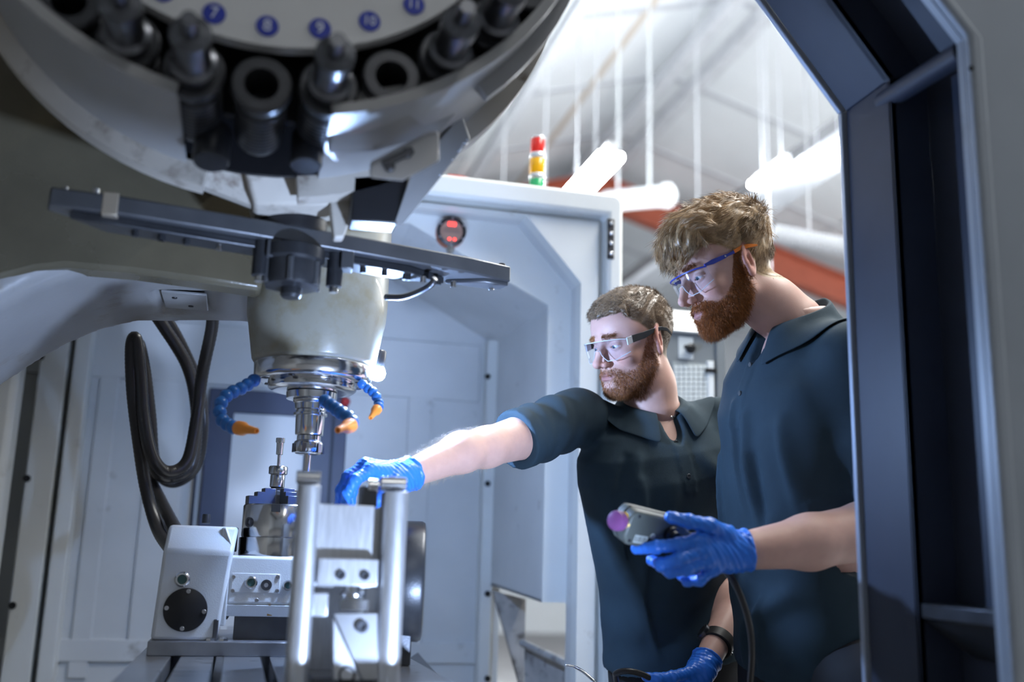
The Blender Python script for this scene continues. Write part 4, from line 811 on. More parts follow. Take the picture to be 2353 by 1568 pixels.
def beard_mask(V, full):
    ax, y, z = np.abs(V[:, 0]), V[:, 1], V[:, 2]
    top = np.interp(y, [-.012, .0, .012, .03, .055, .075, .09, .12], [.0, .028, .024, -.030, -.058, -.060, -.046, -.045] if not full else [.0, .028, .022, -.030, -.054, -.056, -.044, -.042])
    m = smooth01(top-z, -.002, .007)*smooth01(y+.35*np.minimum(z+.05, 0), -.010, .004)*(1-smooth01(-z, .122, .135))
    lip = smooth01(1.25-np.sqrt((ax/.019)**2+((z+.0685)/.0078)**2), 0, .3)*(y > .085); m = m*(1-lip)
    soul = smooth01(1.3-np.sqrt((ax/.020)**2+((z+.083)/.008)**2), 0, .5)*(y > .08); m = m*(1-soul*(.75 if not full else .3))
    nos = smooth01(-.0445-z, -.003, .002) + (y < .09); m = m*np.clip(nos, 0, 1)
    return m*(np.abs(ax) < .085)*(V[:, 2] > -.14)

def build_head(k):
    f = lambda p: f_head(p, k)
    V, Q = surf(f, (-.10, -.125, k['zlow']), (.10, .14, .135), .0021, 1.5)
    Nn = normals(V, Q)
    bm_ = beard_mask(V, k['full']); hm = smooth01(hairline(V, k['hair']), -.004, .004)*(np.abs(V[:, 0]) < .0775)
    col = np.tile(N3((.61, .375, .31)), (len(V), 1))
    lip = smooth01(1.05-np.sqrt((np.abs(V[:, 0])/.0225)**2+((V[:, 2]+.0655)/.0105)**2), -.1, .25)*(V[:, 1] > .085)
    red = np.exp(-(((np.abs(V[:, 0])-.045)/.02)**2+((V[:, 2]+.035)/.02)**2))*(V[:, 1] > .04)*.45+np.exp(-((V[:, 1]-.118)/.012)**2-((V[:, 2]+.034)/.012)**2)*.5
    red += (np.abs(V[:, 0]) > .078)*.65
    col += (N3((.60, .25, .20))-col)*np.clip(red, 0, 1)[:, None]; col += (N3((.46, .18, .165))-col)*lip[:, None]*.9
    col += (N3(k['bcol'])*.8-col)*(bm_*k['under'])[:, None]; col += (N3(k['hcol'])*.6-col)*hm[:, None]
    brow = np.exp(-((V[:, 2]-(.0245-.12*np.maximum(np.abs(V[:, 0])-.03, 0)))/.0045)**2)*(np.abs(V[:, 0]) > .012)*(np.abs(V[:, 0]) < .050)*(V[:, 1] > .05); col += (N3(k['bcol'])*.9-col)*brow[:, None]*.55
    return V, Q, Nn, col, bm_, brow
def tf(V, R3, o): return (V @ np.array(R3, np.float32).T + N3(o)).astype(np.float32)

def torso_sdf(fr, o, W, grow):
    Rm = np.array(fr, np.float32); o = N3(o)
    t_, w_, d_, yo = [N3(c) for c in zip(*W)]
    def f(p):
        q = (p-o) @ Rm; z = q[:, 2]; w = np.interp(z, t_, w_)+grow; d = np.interp(z, t_, d_)+grow; y = q[:, 1]-np.interp(z, t_, yo)
        e = (np.abs(q[:, 0]/w)**2.4+np.abs(y/d)**2.4)**(1/2.4); return (e-1)*np.minimum(w, d)*.9, q
    return f
def folds(q, lst, back=False):
    s = np.zeros(len(q), np.float32)
    for (x0, z0, x1, z1, wd, am) in lst:
        a = N3((x0, z0)); b = N3((x1, z1)); p2 = q[:, [0, 2]]; ba = b-a; h = np.clip(((p2-a)@ba)/float(ba@ba), 0, 1); dd = np.linalg.norm(p2-a-h[:, None]*ba, axis=1)
        s += am*np.exp(-(dd/wd)**2)*np.sin(np.pi*np.clip(h*.8+.2, 0, 1))
    return s*(q[:, 1] > -.02)

def make_glasses(name, label, R3, o, kind, parent_none=None):
    Rm = Matrix(R3); G = empty(name, o); tag(G, label, 'safety glasses')
    L = lambda x, y, z: Vector(o)+Rm@Vector((x, y, z))
    n = 40; lens = {}
    def plan(u):
        a = u*1.12; return (.0735*math.sin(a)/math.sin(1.12), .046+.068*math.cos(a)**.9-.006*0 if True else 0)
    top = lambda u: .0165-.006*abs(u)**3; bot = lambda u: (-.004 if abs(u) < .10 else (-.030+.012*max(0, (abs(u)-.55))/.45 if abs(u) > .30 else -.004-.026*((abs(u)-.10)/.20)**.6))
    us = [-1+2*i/n for i in range(n+1)]; V = []; F = []; m_ = 6
    for u in us:
        x, y = plan(u)
        for j in range(m_+1):
            t = j/m_; z = bot(u)+(top(u)-bot(u))*t; V.append(L(x, y+.0015*math.sin(t*math.pi)-(.004*(1-t)), z))
    for i in range(n):
        for j in range(m_): F.append((i*(m_+1)+j, (i+1)*(m_+1)+j, (i+1)*(m_+1)+j+1, i*(m_+1)+j+1))
    ob = mesh('lens', V, F, M_lens, G, True)
    rim_m = M_dsteel if kind == 1 else mat('frame_blue', (.03, .05, .34), .35); clear = mat('clear_rim', (.62, .68, .75), .2, coat=.5)
    tube('top_rim', [L(plan(u)[0], plan(u)[1]+.001, top(u)+.0005) for u in us],   .0009 if kind == 1 else .0017, clear if kind == 1 else rim_m, G, 8)
    tube('lower_rim', [L(plan(u)[0], plan(u)[1]-.003, bot(u)) for u in us], .0008, clear, G, 8)
    for s in (-1, 1):
        xe_, ye_ = plan(s*1.0)
        def blade(nm, pts, hh, m, w=.0016):
            V = []; F = []
            for (x, y, z), h in zip(pts, hh): V += [L(s*(x-w), y, z-h), L(s*(x+w), y, z-h), L(s*(x+w), y, z+h), L(s*(x-w), y, z+h)]
            for i in range(len(pts)-1):
                for a_ in range(4): b_ = (a_+1) % 4; F.append((i*4+a_, (i+1)*4+a_, (i+1)*4+b_, i*4+b_))
            F += [(3, 2, 1, 0), tuple(len(V)-4+j for j in range(4))]; return mesh(nm, V, F, m, G, True, .0005, 1)
        if kind == 1:
            blade('hinge', [(abs(xe_), ye_+.002, .006), (abs(xe_)+.0025, ye_-.014, .0085)], (.0085, .0080), clear)
            tb = blade('temple', [(abs(xe_)+.003, ye_-.012, .0085), (.0785, .030, .0115), (.0800, .005, .0165), (.0805, -.022, .018), (.080, -.04, .012), (.078, -.052, .0)], (.0082, .0075, .0050, .0042, .004, .0035), M_gun)
        else:
            blade('temple', [(abs(xe_)-.001, ye_+.004, .0145), (abs(xe_)+.002, ye_-.014, .0150), (.0775, .036, .0165), (.0785, .030, .017), (.079, .012, .019)], (.0022, .0048, .0038, .0026, .0036), rim_m, .002)
            blade('temple_tip', [(.0792, .014, .019), (.080, -.004, .0215), (.0805, -.02, .0205), (.080, -.040, .0155)], (.0036, .0042, .0042, .0015), mat('temple_orange', (.78, .20, .015), .4), .002)
            cyl('hinge_screw', L(s*.080, .036, .0165), L(s*.0815, .036, .0165), .002, M_screw, G, 8)
    return G

def make_person(k):
    S = k
    # --- torso frame from joints
    hip, nk = S['hip'], S['neckb']; zz = (nk-hip).normalized(); xr = (S['shR']-S['shL']); xr = (xr-zz*xr.dot(zz)).normalized(); yf_ = zz.cross(xr)
    fr = Matrix((xr, yf_, zz)).transposed(); Lt = (nk-hip).length; frn = np.array(fr, np.float32)
    Wt = [(t*Lt, w, d, y) for t, w, d, y in S['sections']]
    fb = torso_sdf(fr, hip, Wt, 0.0)
    hR, hO = S['hframe'], S['head_o']; hRn = np.array(hR, np.float32)
    # --- skin: head + arms + covered torso as one mesh
    k2 = dict(S['head']); inv = Matrix(hR).inverted(); nl = inv@(nk-hO)
    k2['neck'] = [(0, -.022, -.045), tuple((Vector((0, -.028, -.07))).lerp(nl, .5)), tuple(nl+inv@(zz*-.02))]; k2['neck_r'] = [.054, .056, .062]; k2['zlow'] = min(-.17, nl.z-.10)
    k2['neck'][1] = tuple(Vector(k2['neck'][1]))
    lo_y = min(-.125, nl.y-.13)
    f = lambda p: f_head(p, k2)
    V, Q, Nn, col, bmk, brow = None, None, None, None, None, None
    def _bh():
        V, Q = surf(f, (-.10-max(0, -nl.x), lo_y, k2['zlow']), (.10+max(0, nl.x), .14, .135), .0021, 1.5); return V, Q
    global build_head
    _s = surf
    V, Q = _bh(); Nn = normals(V, Q)
    bmk = beard_mask(V, S['head']['full']); hm = smooth01(hairline(V, S['head']['hair']), -.004, .004)*(np.abs(V[:, 0]) < .0775)*(V[:, 2] > -.075)
    col = head_colours(V, S['head'], bmk, hm)
    brow = col[1]; col = col[0]
    Vw = [tf(V, hR, hO)]; Qw = [Q]; Cw = [col]
    skin = N3((.60, .37, .305))
    def body(p):
        d, q = fb(p); d = d+.006
        for arm in ('armR', 'armL'):
            if arm in S: d = sm(d, chain(p, [tuple(a) for a in S[arm]], S[arm+'_r'], .02), .03)
        return d
    pts = [hip, nk]+[a for arm in ('armR', 'armL') if arm in S for a in S[arm]]
    lo = [min(q[i] for q in pts)-.22 for i in range(3)]; hi = [max(q[i] for q in pts)+.22 for i in range(3)]; lo[2] = hip.z-.02
    if 'armL' in S or 'armR' in S: lo[2] = min([hip.z]+[a.z for arm in ('armR', 'armL') if arm in S for a in S[arm]])-.06
    def bodyc(p):
        d = body(p); q = (p-N3(hip))@frn; return np.where(np.hypot(q[:, 0], q[:, 1]) < .08, sx(d, q[:, 2]-Lt*1.02, .01), d)
    V2, Q2 = surf(bodyc, lo, hi, .0055)
    n0 = len(Vw[0]); Vw.append(V2); Qw.append(Q2+n0); c2 = np.tile(skin, (len(V2), 1)); Cw.append(c2)
    me_o = npmesh('person', np.concatenate(Vw), np.concatenate(Qw), M_skin, None, np.concatenate(Cw)); tag(me_o, S['label'], 'person'); PRS = me_o
    L = lambda x, y, z: Vector(hO)+Matrix(hR)@Vector((x, y, z))
    for s in (-1, 1):
        gz = Vector(S['gaze']); c_ = Vector((s*.0315, .0745, -.0002)); e_ = lathe('eyeball', [(.0118*-math.cos(math.pi*i/12), .0118*math.sin(math.pi*i/12)) for i in range(13)], L(*c_), Matrix(hR)@gz, M_eye, PRS, 20)
        g_ = (Matrix(hR)@gz).normalized(); ir = lathe('iris', [(0, .0056), (.0008, .0052)], L(*c_)+g_*.0108, g_, M_iris, e_, 18); lathe('pupil', [(0, .0024), (.0006, .0022)], L(*c_)+g_*.0114, g_, M_pupil, e_, 14)
    # --- hair volume + strands
    H = S['head']; crn = lambda p: sm(sm(ell(p, (0, -.012, .034), (.0765, .098, .084)), ell(p, (0, .035, .040), (.064, .055, .058)), .03), chain(p, k2['neck'], k2['neck_r'], .02), .022)
    def fhair(p):
        th = np.interp(p[:, 2], [-.05, .02, .06, .11], [H['side']*.6, H['side'], (H['side']+H['top'])/2, H['top']]); th = th+H['front']*np.exp(-((p[:, 1]-.085)/.04)**2-((p[:, 2]-.09)/.04)**2)
        tuft = H['tuft']*(np.sin(p[:, 0]*260+5*np.sin(p[:, 1]*38+p[:, 2]*20))+.7*np.sin(p[:, 0]*120+p[:, 2]*190+4*np.sin(p[:, 1]*55)))
        thd = np.degrees(np.arctan2(np.abs(p[:, 0]), p[:, 1])); hl = np.interp(thd, *H['hair'])-H['drop']*np.exp(-(thd/34)**2)
        th = th*(.12+.88*smooth01(p[:, 2]-hl-np.where(thd < 50, -.02, .0), .0, np.where(thd < 50, .02, .045)))
        d = crn(p)-th-tuft*smooth01(p[:, 2], .0, .05)
        d = sx(d, (hl-p[:, 2])*.8+.0015*np.sin(p[:, 0]*300), .008); ear = ell(np.stack([np.abs(p[:, 0]), p[:, 1], p[:, 2]], 1), (.083, -.012, -.006), (.014, .024, .036)); return sx(d, -ear, .004)
    Vh, Qh = surf(fhair, (-.115, -.15, -.085), (.115, .15, .165), .0026); Nh = normals(Vh, Qh)
    nv = .75+.5*rng.random((len(Vh), 1)); hcol = N3(H['hcol'])*nv
    ho = npmesh('hair', tf(Vh, hR, hO), Qh, S['hmat'], PRS, hcol)
    root, vi = sample(Vh, Qh, H['n'], smooth01(hairline(Vh, H['hair']), -.03, .0)); nn = Nh[vi]; rnd = rng.normal(0, 1, (len(root), 3)).astype(np.float32)
    cmb = N3(H['comb'])[None]+np.where(root[:, 1:2] > .06, N3((0, .1, -H['fringe']))[None], 0)+np.where(root[:, 2:3] < .03, N3((0, -.25, -.9))[None], 0)
    cmb = cmb-nn*(cmb*nn).sum(1, keepdims=True); fq = H['clump']; cl = np.stack([np.sin(root[:, 1]*fq+3*np.sin(root[:, 2]*fq*.6)), np.sin(root[:, 2]*fq*1.1+2*np.sin(root[:, 0]*fq*.7)), np.sin(root[:, 0]*fq*1.2+root[:, 1]*fq*.5)], 1).astype(np.float32)
    d0 = nn*(H['lift']+.25*cl[:, :1])+cmb+cl*.38+rnd*H['rnd']; d1 = d0*.5+cmb*.8+N3((0, 0, -.3))+rnd*H['rnd']*.5
    ln = H['len']*(.6+.7*rng.random(len(root)))*np.interp(root[:, 2], [-.05, .0, .06, .1], [.35, .5, .85, 1.0])
    sc_ = N3(H['hcol'])*(.55+.7*rng.random((len(root), 1))+.4*(cl[:, 1:2]+.4)); sc_ = np.maximum(sc_, .02); A, B_, cc_ = strands(root-nn*.002, d0, d1, ln, H['r'], sc_)
    st = npmesh('hair_strands', tf(A, hR, hO), B_, S['hmat'], ho, cc_, False); tag(st, kind='stuff')
    # beard
    w = np.clip(bmk, 0, 1)**1.2; root, vi = sample(V, Q, H['bn'], w+1e-9); nn = Nn[vi]; rnd = rng.normal(0, 1, (len(root), 3)).astype(np.float32)
    d0 = nn*.75+N3((0, -.1, -.9))+rnd*.35; d1 = nn*.25+N3((0, .05, -1.0))+rnd*.3
    ln = H['blen']*(.5+.8*rng.random(len(root)))*np.interp(root[:, 2], [-.115, -.09, -.04, .02], H['bprof'])*np.where((root[:, 2] > -.062) & (root[:, 1] > .08), .8, 1.0)
    sc_ = N3(H['bcol'])*(.5+1.15*rng.random((len(root), 1))); A, B_, cc_ = strands(root, d0, d1, ln, .00034, sc_)
    bo = npmesh('beard', tf(A, hR, hO), B_, M_b1, PRS, cc_, False); tag(bo, kind='stuff')
    root, vi = sample(V, Q, 700, brow*(Nn[:, 1] > .2)+1e-9); nn = Nn[vi]; rnd = rng.normal(0, 1, (len(root), 3)).astype(np.float32)
    d0 = nn*.5+np.stack([np.sign(root[:, 0]), root[:, 0]*0, root[:, 0]*0-.1], 1)+rnd*.25; A, B_, cc_ = strands(root, d0, d0*.8-nn*.3, .007*(.6+.6*rng.random(len(root))), .0003, N3(H['bcol'])*(.5+.8*rng.random((len(root), 1))))
    eb = npmesh('eyebrows', tf(A, hR, hO), B_, M_b1, PRS, cc_, False); tag(eb, kind='stuff')
    # --- polo shirt
    sl = S['sleeves']
    fs = torso_sdf(fr, hip, Wt, .012)
    def shirt(p):
        d, q = fs(p)
        for key, (a, b, r0_, r1_, cut) in sl.items():
            a_, b_ = Vector(a), Vector(b); ax_ = (b_-a_).normalized(); t = (p-N3(a_))@N3(ax_); L_ = (b_-a_).length
            wob = .0035*np.sin(t*95+q[:, 2]*40)*smooth01(t, .02, .08)*(1-smooth01(t, L_-.07, L_-.035))
            sv = cap(p, tuple(a_), tuple(b_+ax_*.05), r0_, r1_)-wob
            d = sm(d, sv, .035)
        nkd = q[:, 2]-Lt
        d = d-folds(q, S['folds'])*1.5
        d = d-.0022*np.sin(q[:, 0]*31+q[:, 2]*23+2*np.sin(q[:, 2]*11))*np.sin(q[:, 2]*19-q[:, 0]*13+1.3)*(q[:, 1] > -.05)
        pl = np.maximum(np.abs(q[:, 0]-S['plx'])-.017, np.abs(q[:, 2]-(Lt*.80))-.085); d = d-.0022*smooth01(-pl, -.0008, .0008)*(q[:, 1] > 0)
        for key, (a, b, r0_, r1_, cut) in sl.items():
            a_, b_ = Vector(a), Vector(b); ax_ = (b_-a_).normalized(); cn = Vector(cut).normalized() if cut is not None else ax_
            t = (p-N3(b_))@N3(cn); near = np.linalg.norm(p-N3(b_), axis=1) < .17
            d = d-np.where(near, .0016*smooth01(t, -.031, -.029), 0)
            d = np.where(near, sx(d, t, .002), d)
            inner = cap(p, tuple(b_-ax_*.06), tuple(b_+ax_*.05), r1_*.5, r1_-.0105); d = np.where(near, sx(d, -inner, .002), d)
        d = sx(d, -(q[:, 2]+.03), .004)
        vneck = ell(q, (0, .050, Lt*1.03), (.058, .090, .060)); vn2 = ell(q, (S['plx'], .12, Lt*.965), (.030, .08, .075)); d = sx(d, -sm(vneck, vn2, .01), .006)
        return np.where(np.hypot(q[:, 0], q[:, 1]+.016) < .10, sx(d, q[:, 2]-Lt*.965, .006), d)
    pts = [hip, nk]+[Vector(x[j]) for x in sl.values() for j in (0, 1)]
    lo = [min(q[i] for q in pts)-.24 for i in range(3)]; hi = [max(q[i] for q in pts)+.24 for i in range(3)]; lo[2] = hip.z-.07
    V3, Q3 = surf(shirt, lo, hi, .0048); so = npmesh('polo_shirt', V3, Q3, M_shirt, PRS)
    TL = lambda x, y, z: hip+fr@Vector((x, y, z))
    # collar: folded band around the neck
    n = 40; V4 = []; F4 = []; cs = S['collar']; gap = cs['gap']; rows = 7
    for i in range(n+1):
        a = math.radians(gap+(360-2*gap)*i/n); fr_ = abs(i/n*2-1)                       # 1 at the front points, 0 at the back
        ca, sa = math.cos(a), math.sin(a)
        back = 1-fr_; top_z = cs['h']*(.55+.45*back); c0 = Vector((S['plx']*.4*fr_, cs['y0'], Lt*.95+.018*back))
        def pt(r, z): return TL(c0.x+sa*r*1.06, c0.y+ca*r*1.02, c0.z+z)
        fall = cs['fall']*(.85+.35*fr_**3)
        prof_ = [(.060, -.004), (.060, top_z*.5), (.061, top_z), (.066, top_z+.003), (.072+.004*fr_, top_z*.6), (.081+.008*fr_, top_z-fall*.55), (.092+.014*fr_, top_z-fall)]
        for jj, (r_, z_) in enumerate(prof_):
            w_p = pt(r_*cs['s'], z_-.016*fr_**2)
            if jj >= 4:
                rad_ = (fr@Vector((sa, ca, 1.0))).normalized()
                for _ in range(40):
                    dv = float(shirt(N3(w_p)[None])[0])
                    if dv > .004: break
                    w_p = w_p+rad_*.003
            V4.append(w_p)
    for i in range(n):
        for j in range(rows-1): F4.append((i*rows+j, (i+1)*rows+j, (i+1)*rows+j+1, i*rows+j+1))
    co = mesh('collar', V4, F4, M_shirt, so, True); md = co.modifiers.new('solid', 'SOLIDIFY'); md.thickness = .0032; md.offset = 1
    sub = co.modifiers.new('sub', 'SUBSURF'); sub.levels = 1; sub.render_levels = 2
    # buttons on the placket, dropped on the shirt surface
    Nv = None
    for zf in S['buttons']:
        y = .20
        for _ in range(70):
            pw = TL(S['plx'], y, Lt*zf); dv = float(shirt(N3(pw)[None])[0])
            if dv < .0008: break
            y -= max(dv*.7, .0005)
        lathe('button', [(-.001, .0052), (.0016, .0055), (.0024, .0048), (.0018, .0030), (.0018, .0012)], pw, fr@Vector((0, 1, .1)), M_btn, so, 18)
    # --- gloves
    for g in S['gloves']:
        J = {a: [P(*q) for q in b] for a, b in g['fingers'].items()}; Wp = P(*g['wrist']); rr = g['r']
        ad = (P(*g['elbow'])-Wp).normalized()
        def fg(p):
            d = None
            for a, b in J.items():
                r0_ = rr[a]; n_ = len(b); e = chain(p, [tuple(x) for x in b], [r0_*(1.08-.30*i/(n_-1)) for i in range(n_)], .0035)
                for jn in b[1:-1]: e = sm(e, np.linalg.norm(p-N3(jn), axis=1)-r0_*.98, .004)
                d = e if d is None else sm(d, e, .0035)
                base = cap(p, tuple(Wp.lerp(b[0], .12)), tuple(b[0]), g['wr']*.72, r0_*1.22); d = sm(d, base, .010)
            d = sm(d, cap(p, tuple(Wp+ad*.012), tuple(Wp-ad*.02), g['wr']*1.06, g['wr']), .012)
            t = (p-N3(Wp))@N3(ad); d = d-.0010*np.sin(t*330+p[:, 2]*190+3*np.sin(p[:, 0]*120+p[:, 2]*90))*smooth01(t, -.04, -.005)-.0008*np.sin(p[:, 0]*420+p[:, 2]*310)*np.sin(p[:, 1]*390+p[:, 2]*170)
            d = d-.0022*smooth01(t, .013, .015)
            return sx(d, t-.021, .0015)
        pts = [Wp]+[x for b in J.values() for x in b]; lo = [min(q[i] for q in pts)-.05 for i in range(3)]; hi = [max(q[i] for q in pts)+.05 for i in range(3)]
        V5, Q5 = surf(fg, lo, hi, .0019); npmesh('glove', V5, Q5, M_glove, PRS)
    # --- trousers and boots (below the frame)
    fl_ = S['feet']
    def ftr(p):
        d, q = torso_sdf(fr, hip, Wt, .004)(p); d = sx(d, q[:, 2]-.06, .01)
        for ft in fl_:
            kn = (Vector((hip.x, hip.y, hip.z))+ft)/2+Vector((-.02, 0, 0)); hp_ = hip.lerp(Vector((ft.x, ft.y, hip.z)), .55)+Vector((0, 0, -.06))
            d = sm(d, chain(p, [tuple(hp_), (kn.x, kn.y, .48), (ft.x, ft.y, .09)], [.105, .082, .068], .03), .03)
        return d
    xs = [hip.x]+[q.x for q in fl_]; ysf = [hip.y]+[q.y for q in fl_]
    V6, Q6 = surf(ftr, (min(xs)-.25, min(ysf)-.25, .02), (max(xs)+.25, max(ysf)+.25, hip.z+.12), .013); npmesh('trousers', V6, Q6, M_trous, PRS)
    for ft in fl_:
        def fbt(p): return np.maximum(sm(cap(p, (ft.x+.04, ft.y, .06), (ft.x-.13, ft.y, .045), .055, .045), cap(p, (ft.x, ft.y, .06), (ft.x, ft.y, .14), .058, .06), .03), .002-p[:, 2])
        V7, Q7 = surf(fbt, (ft.x-.22, ft.y-.1, -.02), (ft.x+.14, ft.y+.1, .22), .009); npmesh('boot', V7, Q7, M_boot, PRS)
    return PRS, fr, Lt, TL, L
def head_colours(V, H, bm_, hm):
    col = np.tile(N3((.61, .375, .31)), (len(V), 1))
    lip = smooth01(1.05-np.sqrt((np.abs(V[:, 0])/.0225)**2+((V[:, 2]+.0655)/.0105)**2), -.1, .25)*(V[:, 1] > .085)
    red = np.exp(-(((np.abs(V[:, 0])-.045)/.02)**2+((V[:, 2]+.035)/.02)**2))*(V[:, 1] > .04)*.45+np.exp(-((V[:, 1]-.118)/.012)**2-((V[:, 2]+.034)/.012)**2)*.5
    red += (np.abs(V[:, 0]) > .0785)*.65*(V[:, 2] > -.06)
    col += (N3((.60, .25, .20))-col)*np.clip(red, 0, 1)[:, None]; col += (N3((.38, .165, .15))-col)*lip[:, None]*.9
    col += (N3(H['bcol'])*.8-col)*(bm_*H['under'])[:, None]; col += (N3(H['hcol'])-col)*hm[:, None]
    brow = np.exp(-((V[:, 2]-(.0245-.12*np.maximum(np.abs(V[:, 0])-.03, 0)))/.0042)**2)*(np.abs(V[:, 0]) > .012)*(np.abs(V[:, 0]) < .044)*(V[:, 1] > .06); col += (N3(H['bcol'])*.9-col)*brow[:, None]*.5
    return col, brow

SEC = [(-.10, .165, .115, 0), (0, .162, .113, 0), (.25, .158, .112, 0), (.5, .172, .120, .004), (.70, .186, .122, .0), (.80, .178, .112, -.006), (.88, .145, .092, -.012), (.94, .095, .075, -.016), (1.0, .068, .064, -.016), (1.06, .060, .060, -.014)]
# ---- man reaching into the machine
hf1 = head_frame(33, 18, -3); ear1 = P(1516, 778, 2.38); ho1 = ear1-hf1@Vector((-.080, -.012, -.004))
m1 = dict(label='man in navy polo and black-armed safety glasses reaching into the machine', hframe=hf1, head_o=ho1, gaze=(.16, 1, -.30),
    hip=P(1552, 1480, 2.47), neckb=P(1500, 922, 2.45), shR=P(1306, 948, 2.37), shL=P(1668, 962, 2.52), sections=SEC, plx=.0,
    head=dict(full=False, hair=([0, 22, 40, 55, 66, 80, 92, 100, 116, 140, 180], [.070, .072, .074, .050, .040, .022, .004, .030, -.035, -.055, -.062]), clump=150, rnd=.22, top=.010, side=.0035, front=.002, tuft=.0010, drop=0.0, n=15000, comb=(0, .9, .1), fringe=.3, lift=.75, len=.012, r=.00045,
        hcol=(.19, .13, .08), bcol=(.34, .135, .045), bn=7500, blen=.0085, bprof=[1.2, 1.1, .8, .5], under=.32),
    hmat=M_h1,
    armR=[P(1306, 952, 2.37), P(1215, 1000, 2.27), P(1118, 1028, 2.15), P(1060, 1040, 2.09), P(930, 1094, 1.975)], armR_r=[.052, .050, .040, .039, .0255],
    armL=[P(1668, 972, 2.52), P(1725, 1290, 2.52), P(1690, 1390, 2.40), P(1622, 1525, 2.24)], armL_r=[.05, .041, .039, .027],
    sleeves=dict(r=(P(1330, 958, 2.39), P(1184, 1014, 2.238), .068, .063, None), l=(P(1655, 975, 2.51), P(1712, 1165, 2.52), .064, .060, None)),
    folds=[(.13, .36, .155, .20, .010, -.007), (.11, .42, .135, .05, .012, .008), (.165, .30, .10, .0, .009, .007), (.04, .40, .10, .22, .022, .006), (-.02, .30, .11, .10, .03, .007), (-.14, .10, .06, .0, .035, .010), (-.15, .20, .05, .06, .03, -.008), (-.05, .45, -.13, .36, .02, .005), (.10, .47, .15, .37, .012, .006), (.125, .47, .17, .36, .010, -.006)],
    collar=dict(gap=20, h=.034, y0=-.008, fall=.058, s=1.06), buttons=[.915, .845, .72],
    gloves=[dict(wrist=(930, 1094, 1.975), elbow=(1060, 1040, 2.09), wr=.0300, r=dict(i=.0110, m=.0112, r=.0105, p=.0092, t=.0122),
                 fingers=dict(i=[(852, 1080, 1.905), (816, 1104, 1.875), (798, 1134, 1.875), (790, 1170, 1.885)], m=[(840, 1070, 1.925), (800, 1096, 1.90), (784, 1128, 1.90), (779, 1168, 1.91)], r=[(838, 1073, 1.950), (806, 1098, 1.94), (792, 1130, 1.945), (790, 1168, 1.95)], p=[(846, 1082, 1.972), (820, 1105, 1.975), (810, 1132, 1.98), (808, 1164, 1.985)], t=[(905, 1108, 1.93), (885, 1130, 1.895), (868, 1150, 1.885), (850, 1168, 1.885)])),
            dict(wrist=(1618, 1530, 2.235), elbow=(1690, 1390, 2.40), wr=.0305, r=dict(i=.0112, m=.0112, r=.0108, p=.0095, t=.0122),
                 fingers=dict(t=[(1590, 1545, 2.20), (1545, 1556, 2.16), (1510, 1560, 2.14), (1484, 1556, 2.14)], i=[(1556, 1592, 2.18), (1515, 1605, 2.14), (1488, 1618, 2.15), (1482, 1632, 2.18)], m=[(1562, 1602, 2.20), (1520, 1622, 2.17), (1494, 1634, 2.18), (1490, 1646, 2.21)], r=[(1572, 1612, 2.22), (1534, 1636, 2.20), (1508, 1648, 2.21), (1505, 1658, 2.24)], p=[(1585, 1620, 2.24), (1552, 1645, 2.225), (1530, 1656, 2.235), (1526, 1664, 2.26)]))],
    feet=[Vector((1.16, 2.44, 0)), Vector((1.20, 2.74, 0))])
PR1, fr1, Lt1, TL1, HL1 = make_person(m1)
make_glasses('safety_glasses', 'clear wraparound safety glasses with black arms worn by the man reaching in', hf1, ho1, 1)
